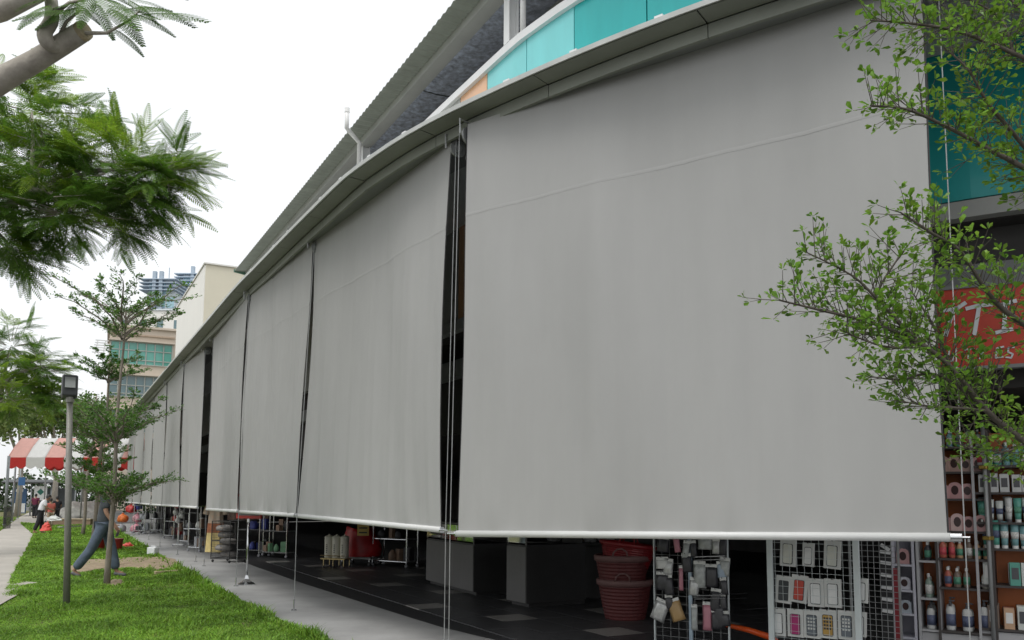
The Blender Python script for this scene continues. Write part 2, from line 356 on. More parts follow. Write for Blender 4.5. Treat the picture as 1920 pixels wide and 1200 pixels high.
# canopy edge in joined lengths: lip, sloping soffit board and fascia plate
s = 0.0; k = 0
while s < TOT-0.2:
    e = min(s+1.55, TOT); dz = random.uniform(-0.004, 0.004)
    prof_strip('fascia_panel', M_fascia, s, e, [(-0.235, 5.155+dz), (-0.20, 5.155+dz), (-0.20, 5.045+dz), (-0.235, 5.045+dz)], gap=0.008)
    prof_strip('soffit_board', M_fascia, s, e, [(-0.19, 5.158+dz), (0.0, 5.163+dz), (0.0, 5.175+dz), (-0.19, 5.175+dz)], gap=0.014)
    s = e; k += 1
prof_strip('canopy_lip', M_lip, 0, TOT, [(-0.02, 5.182), (0.03, 5.165), (0.035, 5.205), (-0.02, 5.215)])
prof_strip('canopy_roof', M_lip, 0, TOT, [(0.0, 5.21), (-2.30, 5.80), (-2.30, 5.77), (0.0, 5.18)], step=0.6)
prof_strip('roller_soffit', M_dim, 0, TOT, [(-0.24, 5.085), (-0.24, 5.11), (-0.75, 5.11), (-0.75, 5.085)], step=0.5)
prof_strip('roller_box_back', M_dim, 0, TOT, [(-0.75, 5.085), (-0.75, 5.5), (-0.78, 5.5), (-0.78, 5.085)], step=0.6)
prof_strip('canopy_ceiling', M_ceil, 0, TOT, [(-0.78, 5.46), (-0.78, 5.49), (-2.33, 5.52), (-2.33, 5.48)], step=0.6)
s = 0.6
while s < TOT-1:
    c, t, n = frame(s); a = math.atan2(t.y, t.x)
    q = off(s, 0.0, 5.215); MB().box(q, (0.07, 0.05, 0.025), rz=a).build('roof_clip', M_white, bld, world=True)
    s += random.choice([0.75, 0.8, 1.5, 0.78])
# upper wall: one panel at a time, white coping on top
s = 0.15; seams = [s_at_px(x, W_O, 6.8, S0+2, S0+16) for x in (1500, 1348, 1213, 1077, 987, 913, 862)]
pos = [0.2]
while pos[-1]+1.25 < seams[0]-0.4: pos.append(pos[-1]+1.25)
pos = pos+seams
while pos[-1]+1.2 < TOT: pos.append(pos[-1]+1.2)
for i in range(len(pos)-1):
    mid = PX(off((pos[i]+pos[i+1])/2, W_O, 6.5))[0]
    m = M_orange_p if 862 <= mid <= 913 else (M_teal_l if 913 < mid < 1078 else (M_teal if mid >= 1078 else M_beam))
    o = prof_strip('wall_panel', m, pos[i], pos[i+1], [(W_O, 4.12), (W_O, 7.52), (W_O-0.04, 7.52), (W_O-0.04, 4.12)], gap=0.02, step=0.4)
    if m is M_orange_p: tag(o, 'pale orange wall panel at the end of the teal ones')
prof_strip('wall_backing', M_hem, 0, TOT, [(W_O-0.05, 3.96), (W_O-0.05, 7.5), (W_O-0.15, 7.5), (W_O-0.15, 3.96)], step=0.6)
prof_strip('coping', M_white, 0, TOT, [(W_O+0.06, 7.52), (W_O+0.06, 7.63), (W_O-0.2, 7.63), (W_O-0.2, 7.52)], step=0.5)
prof_strip('wall_beam', M_beam, 0, TOT, [(W_O+0.03, 3.95), (W_O+0.03, 4.10), (W_O-0.2, 4.10), (W_O-0.2, 3.95)], step=0.5)
prof_strip('lintel', M_dim, 0, TOT, [(W_O-0.1, 3.30), (W_O-0.1, 3.56), (W_O-0.25, 3.56), (W_O-0.25, 3.30)], step=0.5)
prof_strip('lintel', M_dark, 0, TOT, [(W_O-0.3, 2.48), (W_O-0.3, 3.92), (W_O-0.1, 3.94), (W_O-0.16, 4.3), (W_O-0.4, 4.3), (W_O-0.4, 2.48)], step=0.6)
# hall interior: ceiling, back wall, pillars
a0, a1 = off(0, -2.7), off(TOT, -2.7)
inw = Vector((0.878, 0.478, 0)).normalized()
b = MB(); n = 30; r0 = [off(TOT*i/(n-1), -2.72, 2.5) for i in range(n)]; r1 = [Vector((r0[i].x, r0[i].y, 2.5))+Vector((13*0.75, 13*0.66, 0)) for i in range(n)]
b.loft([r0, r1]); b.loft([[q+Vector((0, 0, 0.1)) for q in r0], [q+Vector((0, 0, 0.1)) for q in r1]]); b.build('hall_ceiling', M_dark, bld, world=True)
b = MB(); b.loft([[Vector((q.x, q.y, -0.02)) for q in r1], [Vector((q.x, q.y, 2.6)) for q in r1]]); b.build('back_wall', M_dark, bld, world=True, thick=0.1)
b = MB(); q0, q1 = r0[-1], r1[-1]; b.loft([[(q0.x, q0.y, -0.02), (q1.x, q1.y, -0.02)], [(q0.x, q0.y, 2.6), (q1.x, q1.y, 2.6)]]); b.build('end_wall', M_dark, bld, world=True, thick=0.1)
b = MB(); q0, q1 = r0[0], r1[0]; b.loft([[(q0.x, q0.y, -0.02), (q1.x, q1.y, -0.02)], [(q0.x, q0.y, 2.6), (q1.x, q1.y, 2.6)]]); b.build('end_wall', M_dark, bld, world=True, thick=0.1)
for px_ in (377, 452, 300):
    s = s_at_px(px_, -2.6, 1.5, S0+6, TOT); q = off(s, -2.62); a = math.atan2(*reversed(frame(s)[1]))
    MB().box((q.x, q.y, 1.25), (0.32, 0.32, 2.5), rz=a).build('pillar', M_dark, bld, world=True, bevel=0.01)
# raised metal roof above the upper floor
RZ = 8.6
e_near = G(854, 0, RZ).xy; e_far = G(440, 508, RZ).xy; rd = (e_near-e_far).normalized(); rn = Vector((-rd.y, rd.x))
if rn.x < 0: rn = -rn                       # into the building
LEN = (e_near-e_far).length+9.0
def rp(t, o, z): q = e_far+rd*t+rn*o; return Vector((q.x, q.y, z))
pitch = 0.05
b = MB(); nrib = int(LEN/0.09); rows = [[], []]; rows_t = [[], []]
for i in range(nrib+1):
    t = i*0.09; hz = 0.022 if (i//1) % 2 else -0.006
    for r, o in enumerate((0.0, 0.36)):
        rows[r].append(rp(t, o, RZ+o*pitch+hz)); rows_t[r].append(rp(t, o, RZ+o*pitch+hz+0.006))
b.loft(rows); b.loft(rows_t); b.loft([rows[0], rows_t[0]]); b.build('eave_sheet', M_roofsheet, bld, world=True)
MB().loft([[rp(t, 0.36, RZ+.05) for t in (0, LEN)], [rp(t, 9.0, RZ+.5) for t in (0, LEN)]]).build('roof_sheet', M_roofsheet, bld, world=True, thick=0.02)
def bar(name, o0, o1, z0, z1, m, t0=0.0, t1=None):
    t1 = LEN if t1 is None else t1
    poly = [(o0, z0), (o1, z0), (o1, z1), (o0, z1)]
    bb = MB(); bb.loft([[rp(t0, o, z) for o, z in poly], [rp(t1, o, z) for o, z in poly]], closed=True); bb.f += [(0, 1, 2, 3), (4, 7, 6, 5)]
    return bb.build(name, m, bld, world=True)
bar('eave_beam', 0.33, 0.36, RZ-0.11, RZ+0.03, M_beam); bar('eave_beam', 0.36, 0.56, RZ-0.10, RZ-0.07, M_beam)
t = 0.0
while t < LEN:                                # quilted foil lengths between the rafters
    b = MB(); n1, n2 = 26, 12; rows = []
    L1 = min(3.4, LEN-t)
    for i in range(n1+1):
        rows.append([rp(t+L1*i/n1, 0.57+0.72*j/n2, RZ-0.03+0.72*j/n2*pitch+random.uniform(-.006, .006)-0.02*math.sin(math.pi*j/n2)) for j in range(n2+1)])
    b.loft(rows); b.build('foil_insulation', M_foil, bld, world=True); t += 3.44
bar('inner_soffit', 1.29, 5.0, RZ-0.02, RZ+0.03, M_ceil)
gb = MB(); gb.loft([[rp(0.0, o, z) for o, z in [(-0.02, RZ-0.03), (0.6, RZ-0.12), (0.6, RZ+0.09), (-0.02, RZ+0.06)]], [rp(-0.06, o, z) for o, z in [(-0.02, RZ-0.03), (0.6, RZ-0.12), (0.6, RZ+0.09), (-0.02, RZ+0.06)]]], closed=True); gb.f += [(0, 1, 2, 3), (4, 7, 6, 5)]
gb.build('roof_end_cap', mat('green end cap', (0.10, 0.20, 0.14), 0.5), bld, world=True)
# columns on the parapet under the beam, PVC downpipe
def t_at(x, o):
    best = min((abs(PX(rp(LEN*k/900, o, RZ-.5))[0]-x), LEN*k/900) for k in range(901)); return best[1]
for px_ in (958, 684, 537):
    t = t_at(px_, 0.46); q = rp(t, 0.46, 0)
    c = MB(); a = math.atan2(rd.y, rd.x)
    for o in (-0.07, 0.07): c.box((q.x+rn.x*o, q.y+rn.y*o, (RZ-0.1+7.64)/2), (0.15, 0.012, RZ-0.1-7.64), rz=a)
    c.box((q.x, q.y, (RZ-0.1+7.64)/2), (0.012, 0.13, RZ-0.1-7.64), rz=a)
    c.build('column', M_white, bld, world=True)
t = t_at(672, 0.2); q = rp(t+0.1, 0.28, 0)
top = D(651, 205, q.y-0.5); mid = D(650, 240, q.y-0.5); low = D(674, 268, q.y); bot = D(672, 330, q.y)
MB().tube([top, mid, mid.lerp(low, .12), low, bot], 0.042, 12).build('drain_pipe', mat('white PVC', (0.8, 0.8, 0.79), 0.35), bld, world=True, smooth=True)
MB().tube([top+Vector((0, 0, .02)), top+Vector((0, 0, -0.06))], 0.05, 12).build('pipe_cap', MATS['white PVC'], bld, world=True)
t = t_at(975, 0.46); q = rp(t, 0.5, 0)
MB().tube([(q.x, q.y, 7.64), (q.x, q.y, RZ)], 0.04, 10).build('drain_pipe', MATS['white PVC'], bld, world=True, smooth=True)
# pieces of green strapping caught on the parapet
for px_ in (905, 872, 838):
    s = s_at_px(px_, W_O, 7.5, S0+4, S0+18); q = off(s, W_O-0.05, 7.55); MB().box(q, (0.03, 0.03, 0.09), rz=.6, rx=.4).build('tie_end', mat('green tie', (0.03, 0.3, 0.15), .5), bld, world=True)

# ================================================================== roller blinds
Zr, Zt = 1.26, 5.07
fit = {'Ar': (2.8, 5.37), 'Al': (-.47, 7.64), 'Br': (-.66, 8.01), 'Bl': (-2.89, 11.33), 'Cl': (-4.68, 14.36), 'Dl': (-6.68, 18.27), 'Er': (-7.39, 19.63), 'El': (-8.75, 21.94), 'Fl': (-10.73, 25.59), 'Gl': (-12.78, 29.49)}
def corner(n, px, py): return D(px, py, fit[n][1])
BL = []   # (top right, bottom right, top left, bottom left)
BL.append((corner('Ar', 1728, -35), corner('Ar', 1776, 1001), corner('Al', 877, 240), corner('Al', 860, 996)))
BL.append((corner('Br', 846, 268), corner('Br', 826, 989), corner('Bl', 590, 455), corner('Bl', 557, 964)))
BL.append((corner('Bl', 586, 459), corner('Bl', 553, 963), corner('Cl', 469, 556), corner('Cl', 449, 957)))
BL.append((corner('Cl', 465, 563), corner('Cl', 446, 956), corner('Dl', 401, 633), corner('Dl', 388, 953)))
BL.append((corner('Er', 384, 653), corner('Er', 370, 950), corner('El', 346.5, 683), corner('El', 338, 948)))
BL.append((corner('El', 345, 685), corner('El', 336, 947.5), corner('Fl', 314, 717), corner('Fl', 304, 946)))
BL.append((corner('Fl', 312.5, 719), corner('Fl', 303, 946), corner('Gl', 290, 745), corner('Gl', 283.5, 945)))
g0 = Vector(fit['Gl']); far_edges = [0.35]
def t_px(x):
    return min((abs(PX((*(g0+UD*(k*0.02)), 1.3))[0]-x), k*0.02) for k in range(1200))[1]
e = [t_px(x) for x in (281.5, 270, 268, 250.5, 247, 232)]
e = [0.1, 4.0, 4.2, 8.1, 8.5, 12.3]
for i in (0, 2, 4):
    p, q = g0+UD*e[i], g0+UD*e[i+1]
    BL.append((Vector((*p, Zt)), Vector((*p, Zr)), Vector((*q, Zt)), Vector((*q, Zr))))
where = ['nearest and widest grey roller blind, branches hanging before its right end', 'grey roller blind just left of the broad dark gap with two wires', 'grey roller blind with fine vertical creases, third from the right', 'narrow grey roller blind just right of the far dark gap', 'narrow grey roller blind just left of the far dark gap', 'grey roller blind second beyond the far dark gap', 'grey roller blind third beyond the far dark gap', 'distant grey blind level with the sapling tips', 'distant grey blind with a bright slit on either side', 'farthest grey blind, beside the striped awning']
def smoothnoise(x, seed): return math.sin(x*1.0+seed)*.5+math.sin(x*2.3+seed*1.7)*.3+math.sin(x*4.9+seed*2.9)*.2
def anchor(p):
    return
for bi, (tr, br, tl_, bl_) in enumerate(BL):
    base = (br+bl_)/2
    root = thing('roller_blind', (base.x, base.y, 0), where[bi], 'blind', 'grey roller blinds along the market front')
    for q in (tr, tl_): q.z = 5.083
    nu, nv = (90, 60) if bi < 4 else (36, 24)
    along = (bl_-br); al = along.normalized(); nrm = Vector((al.y, -al.x, 0)).normalized()
    if nrm.dot(Vector((-0.7, -0.7, 0))) < 0: nrm = -nrm
    wid = along.length; rows = []; sd_ = bi*3.1
    crease = [1.25, 1.2, 2.8, 2.2, 1.5, 1.6, 1.6, 1.4, 1.4, 1.2][bi]
    for j in range(nv+1):
        v = j/nv; r = []
        for i in range(nu+1):
            u = i/nu; p = tr.lerp(tl_, u).lerp(br.lerp(bl_, u), v)
            x = u*wid
            env = (0.12+0.88*v**0.8)*(1-max(0, (v-0.93)/0.07)**2*0.6)
            dsp = 0.017*env*crease*smoothnoise(x*5.5+0.5*math.sin(v*3+sd_), sd_)+0.006*env*crease*smoothnoise(x*17+v*1.2, sd_+2)+0.05*math.sin(math.pi*v)*smoothnoise(x*1.1+v*.8, sd_+4)+0.012*env*smoothnoise(x*9+v*3.5, sd_+7)*smoothnoise(x*1.7+v*2, sd_+1)
            if abs(v-0.235) < 0.012: dsp += 0.002
            edge = 0.045*math.sin(math.pi*min(1, v*1.0))*((u < 0.5)*(1-2*u)**6-(u > .5)*(2*u-1)**6)
            r.append(p+nrm*dsp+al*edge*(1 if bi != 0 else 0.3))
        rows.append(r)
    fb = MB().loft(rows).build('fabric', M_fabric, root, smooth=True, world=True)
    j = int(round(0.235*nv)); up = Vector((0, 0, 1))
    sm = MB().loft([[q+nrm*0.0006+up*0.016 for q in rows[j]], [q+nrm*0.0022 for q in rows[j]], [q+nrm*0.0006-up*0.016 for q in rows[j]]]).build('seam', M_seam, fb, smooth=True, world=True)
    rr = 0.029
    dn = Vector((0, 0, -rr*0.75))
    MB().tube([br+dn-al*0.02, bl_+dn+al*0.02], rr, 18).build('bottom_rod', M_rod, root, smooth=True, world=True)
    for q, sg in ((br, -1), (bl_, 1)):
        MB().tube([q+dn+al*sg*0.021, q+dn+al*sg*(0.085 if (bi == 0 and sg < 0) else 0.035)], [rr*1.05, rr*1.0], 14).build('rod_cap', M_chrome, root, world=True)
        MB().tube([q+dn+al*sg*0.03, q+dn+al*sg*0.13], 0.008, 8).build('guide_pin', M_chrome, root, world=True)
    # edge hems
    for i_, sg in ((0, -1), (nu, 1)):
        MB().loft([[r[i_]-nrm*0.004 for r in rows], [r[i_]+al*sg*0.012-nrm*0.004 for r in rows]]).build('edge_hem', M_hem, fb, world=True)
    # guide wires down to floor anchors
    for q, tq, sg in ((br, tr, -1), (bl_, tl_, 1)):
        if sg > 0 and bi in (1, 2, 4, 5, 6, 7, 8): continue     # neighbours share one wire
        w0 = tq+al*sg*0.10; w1 = Vector((q.x, q.y, 0.0))+al*sg*0.10
        mid_ = q+al*sg*0.10
        MB().tube([w0, mid_, w1], 0.004 if bi < 2 else 0.005, 6).build('guide_wire', M_wire, root, world=True)
        an = MB(); an.box((w1.x, w1.y, 0.01), (0.06, 0.06, 0.02)); an.tube([w1+Vector((0, 0, .02)), w1+Vector((0, 0, .15))], 0.011, 8)
        an.build('floor_anchor', M_chrome, root, world=True)
    # roller tube, end discs and bracket
    rc = Vector((0, 0, 0.0)); o_in = -nrm*0.055
    MB().tube([tr+o_in-Vector((0, 0, .06)), tl_+o_in-Vector((0, 0, .06))], 0.05, 14).build('roller_tube', M_galv, root, smooth=True, world=True)
    for q, sg in ((tr, -1), (tl_, 1)):
        c0 = q+o_in-Vector((0, 0, .09))+al*sg*0.03
        br_ = MB().tube([c0, c0+al*sg*0.02], 0.085, 20).build('pulley', M_galv, root, world=True)
        MB().tube([c0+al*sg*0.02, c0+al*sg*0.035], 0.052, 18).build('pulley_ring', M_dim, br_, world=True)
        MB().tube([c0+al*sg*0.035, c0+al*sg*0.045], 0.03, 14).build('pulley_hub', M_wire, br_, world=True)
        pb = MB(); pb.tube([c0+Vector((0, 0, .12))-al*sg*.01, c0+Vector((0, 0, .12))+nrm*.14, c0-Vector((0, 0, .02))+nrm*.13], 0.010, 6); pb.tube([c0+Vector((0, 0, .12)), c0-nrm*.14+Vector((0, 0, .1)), c0-nrm*.1-Vector((0, 0, .08))], 0.010, 6)
        pb.build('bracket', M_wire, root, world=True)

# ================================================================== shop at the right end
def along_frame(s, o):
    """local frame at the facade: origin, angle whose +x runs left along the facade, outward normal"""
    p, t, n = frame(s); n = n*SGN; q = p+n*o; return Vector((q.x, q.y, 0)), t, n
# red sign board under the beam
s_r = s_at_px(1700, W_O, 3, S0, S0+6); s_l = S0-1.2
sA = min(s_r, s_l); sB = max(s_r, s_l)
C0, T0, N0 = along_frame((sA+sB)/2, W_O+0.06)
M_red = mat('red sign board', (0.52, 0.035, 0.008), 0.45, var=0.12, scale=2)
M_letter = mat('pale lettering', (0.66, 0.70, 0.72), 0.5)
a_sign = math.atan2(-T0.y, -T0.x)     # +x runs to the right as seen from outside
sign = thing('shop_sign', (C0.x, C0.y, 2.63), 'red shop sign with TTI in big pale letters behind the leaves', 'sign', rz=a_sign)
LS = sB-sA
MB().box((0, 0, 0.345), (LS, 0.05, 0.69)).build('board', M_red, sign, bevel=0.006)
MB().box((0, 0.0, 0.70), (LS+.04, 0.09, 0.03)).build('trim', M_dim, sign); MB().box((0, 0.0, -0.01), (LS+.04, 0.09, 0.03)).build('trim', M_dim, sign)
def sx(px, py):       # sight line to the board's face, in board coordinates
    v = ray(px, py); n = Vector((N0.x, N0.y, 0)); c = Vector((C0.x, C0.y, 2.63))+n*0.03; t = (c-CAM).dot(n)/v.dot(n); q = CAM+v*t-c
    return q.x*math.cos(a_sign)+q.y*math.sin(a_sign), q.z
def stroke(b, pts, w):
    for (x0, z0), (x1, z1) in zip(pts[:-1], pts[1:]):
        L = math.hypot(x1-x0, z1-z0); a = math.atan2(z1-z0, x1-x0)
        b.box(((x0+x1)/2, -0.031, (z0+z1)/2), (L+w*0.4, 0.012, w), ry=-a)
glyphs = {'T1': [[(1767, 583), (1795, 578), (1810, 568)], [(1788, 580), (1773, 629)]], 'T2': [[(1812, 579), (1835, 573), (1860, 571)], [(1836, 574), (1827, 627)]], 'I': [[(1872, 573), (1905, 564)], [(1886, 570), (1882, 621)], [(1868, 624), (1898, 617)]]}
for g, st in glyphs.items():
    b = MB()
    for pl_ in st: stroke(b, [sx(*q) for q in pl_], 0.032)
    b.build('letter', M_letter, sign)
small = {'U': [[(1780, 658), (1777, 676), (1786, 677), (1793, 657)]], 'T': [[(1808, 656), (1826, 653)], [(1818, 655), (1815, 672)]], 'Y': [[(1832, 654), (1840, 664), (1850, 652)], [(1840, 664), (1837, 673)]], 'E': [[(1882, 650), (1869, 653), (1867, 671), (1881, 669)], [(1868, 662), (1879, 660)]], 'S': [[(1902, 651), (1891, 652), (1890, 660), (1899, 664), (1896, 671), (1886, 670)]]}
for g, st in small.items():
    b = MB()
    for pl_ in st: stroke(b, [sx(*q) for q in pl_], 0.013)
    b.build('letter', M_letter, sign)

# shelving: cabinets along the shop front, orange backs
M_or = mat('orange melamine', (0.50, 0.13, 0.02), 0.45, var=0.08)
M_pl = mat('grey laminate', (0.42, 0.42, 0.43), 0.45, var=0.06)
M_lil = mat('pale lilac laminate', (0.50, 0.50, 0.56), 0.4, var=0.05)
M_shelf = mat('dark shelf board', (0.06, 0.052, 0.05), 0.5)
M_brass = mat('brass catch', (0.55, 0.38, 0.1), 0.35, 0.9)
SH_O = W_O-0.75
def facing(px, py, o, s_hi=6.5):
    s = s_at_px(px, o, 1.2, S0-1.5, S0+s_hi); c, t, n = along_frame(s, o); return s, c, t, n
def z_at(px, py, o):
    """height at which the sight line meets the cabinet front at offset o"""
    s, c, t, n = facing(px, py, o); v = ray(px, py); k = (c.xy-CAM.xy).length/(v.xy.length); return (CAM+v*k).z
PRODUCTS = {}; ORD = ['first', 'second', 'third', 'fourth', 'fifth', 'sixth', 'seventh', 'eighth', 'ninth', 'tenth', 'eleventh', 'twelfth', 'thirteenth', 'fourteenth']
def proto(kind, col, key):
    k = (kind, key)
    if k in PRODUCTS: return PRODUCTS[k]
    m = mat('product '+key, col, 0.35, var=0.06, scale=30); cap = mat('product cap '+('dark' if sum(col) > 1.2 else 'pale'), (0.08, 0.08, 0.09) if sum(col) > 1.2 else (0.75, 0.75, 0.73), 0.4)
    b = MB(); c = None
    if kind == 'bottle': b.lathe([(.026, 0), (.03, .006), (.03, .115), (.024, .135), (.011, .145), (.011, .155)], n=12, sy=.75); c = MB().lathe([(.013, .155), (.013, .182), (.009, .186)], n=10)
    if kind == 'tube': b.lathe([(.019, .0), (.021, .03), (.025, .10), (.028, .165)], n=12, sy=.7); c = MB().lathe([(.02, -0.0), (.02, -0.022)][::-1], n=10)
    if kind == 'box': b.box((0, 0, .085), (.075, .05, .17)); c = MB().box((0, -.0265, .09), (.05, .003, .085))
    if kind == 'pack':
        prof = [(-.055, 0), (.055, 0), (.055, .10)]+[(.055*math.cos(a), .10+.045*math.sin(a)) for a in [math.pi*k/8 for k in range(1, 8)]]+[(-.055, .10)]
        n = len(prof); b.add([(x, -.012, z) for x, z in prof]+[(x, .012, z) for x, z in prof], [tuple(range(n)), tuple(range(n, 2*n))[::-1]]+[(i, n+i, n+(i+1) % n, (i+1) % n) for i in range(n)])
        pr_ = [(.03*math.cos(a), .075+.042*math.sin(a)) for a in [2*math.pi*k/12 for k in range(12)]]
        c = MB(); c.add([(x, -.0145, z) for x, z in pr_]+[(x, -.0125, z) for x, z in pr_], [tuple(range(12)), tuple(range(12, 24))[::-1]]+[(i, 12+i, 12+(i+1) % 12, (i+1) % 12) for i in range(12)]); cap = mat('dark print', (0.05, 0.025, 0.025), 0.4)
    if kind == 'pump': b.lathe([(.033, 0), (.036, .01), (.036, .15), (.03, .175), (.012, .185)], n=12, sy=.7); c = MB(); c.lathe([(.012, .185), (.012, .21), (.006, .212), (.006, .225)], n=8); c.box((.012, 0, .228), (.045, .012, .01))
    nm = {'bottle': 'bottle', 'tube': 'cream_tube', 'box': 'carton', 'pack': 'hanging_pack', 'pump': 'pump_bottle'}[kind]
    o = b.build(nm, m, None, smooth=kind in ('bottle', 'tube', 'pump'), bevel=0.002 if kind in ('box',) else 0)
    if kind == 'tube': 
        o.data.transform(Matrix.Translation((0, 0, .022))); 
        cc = c.build('cap', cap, o); cc.data.transform(Matrix.Translation((0, 0, .022)))
    else: cc = c.build({'box': 'label_print', 'pack': 'picture_print'}.get(kind, 'cap'), cap, o)
    lm_ = mat('label '+key, [(.75, .72, .65), (.1, .12, .2), (.55, .08, .1), (.1, .3, .2)][len(PRODUCTS) % 4], .5, var=.5, scale=60)
    if kind in ('bottle', 'pump'):
        r_, z0_, z1_ = (.0306, .03, .10) if kind == 'bottle' else (.0366, .035, .125)
        MB().lathe([(r_, z0_), (r_, z1_)], n=12, sy=.75 if kind == 'bottle' else .7).build('label_print', lm_, o, smooth=True)
    if kind == 'tube': MB().lathe([(.0236, .07), (.0262, .12)], n=12, sy=.71).build('label_print', lm_, o, smooth=True)
    PRODUCTS[k] = [o, False]; return PRODUCTS[k]
def place(kind, col, key, loc, rz, label, cat, group, scale=1.0):
    pr_ = proto(kind, col, key)
    o = pr_[0] if not pr_[1] else copy_tree(pr_[0]); pr_[1] = True
    o.location = loc; o.rotation_euler = (0, 0, rz+random.uniform(-.12, .12)); o.scale = (scale*random.uniform(.92, 1.06), scale, scale*random.uniform(.86, 1.1))
    return tag(o, label, cat, group)
def cabinet(pxl, pxr, boards, rows, label, side_m, back_m, top_py, o=SH_O, depth=0.32, shelf_m=None, pid='', o_name='display_shelf'):
    s1 = s_at_px(pxl, o, 1.0, S0-1.5, S0+6.5); s0 = s_at_px(pxr, o, 1.0, S0-1.5, S0+6.5)
    L = abs(s1-s0); c, t, n = along_frame((s0+s1)/2, o); a = math.atan2(-t.y, -t.x)   # +x right, -y outward
    zt_ = z_at((pxl+pxr)/2, top_py, o); root = thing(o_name, (c.x, c.y, 0), label, 'shelf', rz=a)
    MB().box((-L/2+.012, depth/2, zt_/2), (.024, depth, zt_)).build('side_panel', side_m, root, bevel=.002)
    MB().box((L/2-.012, depth/2, zt_/2), (.024, depth, zt_)).build('side_panel', side_m, root, bevel=.002)
    MB().box((0, depth+.008, zt_/2), (L, .012, zt_)).build('back_panel', back_m, root)
    ca, sa = math.cos(a), math.sin(a); zs = []
    for py in boards:
        z = z_at((pxl+pxr)/2, py, o)
        if z < 0.03: continue
        zs.append(z); MB().box((0, depth/2-.004, z), (L-.05, depth-.012, .02)).build('shelf_board', shelf_m or M_shelf, root)
    zb = z_at((pxl+pxr)/2, boards[-1], o)
    MB().box((0, depth/2+.01, max(zb, .06)/2-.01), (L-.05, depth-.03, max(zb, .06)-.02)).build('plinth', M_pl, root)
    for z, row in zip(zs, rows):
        if not row: continue
        kind, cols, key, w, sc, desc, cat, hang = row
        nn = max(1, int((L-.06)/w)); x0 = -(nn-1)*w/2
        for i in range(nn):
            if random.random() < .07: continue
            for dp in ((0.05,) if kind == 'pack' else (0.06, 0.16)):
                lx, ly = x0+i*w+random.uniform(-.006, .006), dp+random.uniform(-.01, .01)
                ci = random.randrange(len(cols)) if len(cols) > 1 else 0
                place(kind, cols[ci], key+str(ci), (c.x+ca*lx-sa*ly, c.y+sa*lx+ca*ly, z+.0105), a, '%s-from-left %s %s' % (ORD[i], 'front' if dp < .1 else 'rear', desc), cat, desc, sc)
    return root
PK = [(0.55, 0.32, 0.32), (0.45, 0.30, 0.26), (0.60, 0.42, 0.40)]; WH = [(0.56, 0.57, 0.56)]; GN = [(0.10, 0.34, 0.27), (0.6, 0.63, 0.6), (0.2, 0.38, 0.4)]; MIX = [(0.55, 0.35, 0.2), (0.45, 0.12, 0.08), (0.6, 0.58, 0.5), (0.2, 0.15, 0.12)]; CRM = [(0.62, 0.52, 0.3), (0.6, 0.58, 0.5), (0.5, 0.32, 0.2)]
cabinet(1762, 1851, [839, 886, 937, 998, 1050, 1105, 1187],
        [('bottle', GN, 'green ', .075, .85, 'small green and white bottle on the top shelf of the middle orange cabinet', 'bottle', 0),
         ('pack', PK, 'pink ', .098, .95, 'pink arched pack on the second shelf of the middle orange cabinet', 'pack', 0),
         ('pack', PK, 'pink ', .098, 1.0, 'pink arched pack on the third shelf of the middle orange cabinet', 'pack', 0),
         ('pack', PK, 'pink ', .098, 1.05, 'pink arched pack on the fourth shelf of the middle orange cabinet', 'pack', 0),
         ('bottle', MIX, 'mixed ', .07, .95, 'brown or red bottle on the fifth shelf of the middle orange cabinet', 'bottle', 0),
         ('bottle', MIX, 'amber ', .075, .95, 'squat amber or red bottle on the sixth shelf of the middle orange cabinet', 'bottle', 0),
         ('pump', WH, 'white ', .14, 1.15, 'white pump bottle on the bottom shelf of the middle orange cabinet', 'bottle', 0)],
        'orange backed shelf unit of bottles and pink packs at the blind’s right end', M_shelf, M_or, 806)
cabinet(1856, 1985, [874, 925, 982, 1032, 1102, 1185],
        [('bottle', GN+WH, 'tall ', .068, 1.1, 'white or green bottle on the top shelf of the right hand cabinet', 'bottle', 0),
         ('box', WH, 'white ', .085, .95, 'white carton on the second shelf of the right hand cabinet', 'carton', 0),
         ('tube', WH+GN, 'cream ', .07, 1.15, 'upright cream tube on the third shelf of the right hand cabinet', 'tube', 0),
         ('tube', GN, 'green ', .072, 1.25, 'green and white tube on the fourth shelf of the right hand cabinet', 'tube', 0),
         ('box', CRM, 'cream ', .10, 1.2, 'cream carton on the fifth shelf of the right hand cabinet', 'carton', 0),
         ('box', WH+GN+CRM, 'mixed ', .115, 1.2, 'cream or green carton on the bottom shelf of the right hand cabinet', 'carton', 0)],
        'tall dark shelf unit of cartons and tubes behind the leaves at the right edge', M_pl, M_or, 806)
cabinet(1718, 1757, [1053, 1123, 1182],
        [('bottle', [(0.05, 0.05, 0.06), (0.3, 0.3, 0.32)], 'black ', .08, .9, 'black bottle on the upper shelf of the narrow orange cabinet', 'bottle', 0),
         ('bottle', [(0.25, 0.33, 0.28), (0.6, 0.6, 0.45)], 'olive ', .08, 1.1, 'olive bottle on the middle shelf of the narrow orange cabinet', 'bottle', 0),
         ('pump', WH, 'white ', .10, 1.1, 'white pump bottle on the lowest shelf of the narrow orange cabinet', 'bottle', 0)],
        'narrow shelf unit with orange back just under the blind’s right end', M_pl, M_or, 960, shelf_m=M_pl)
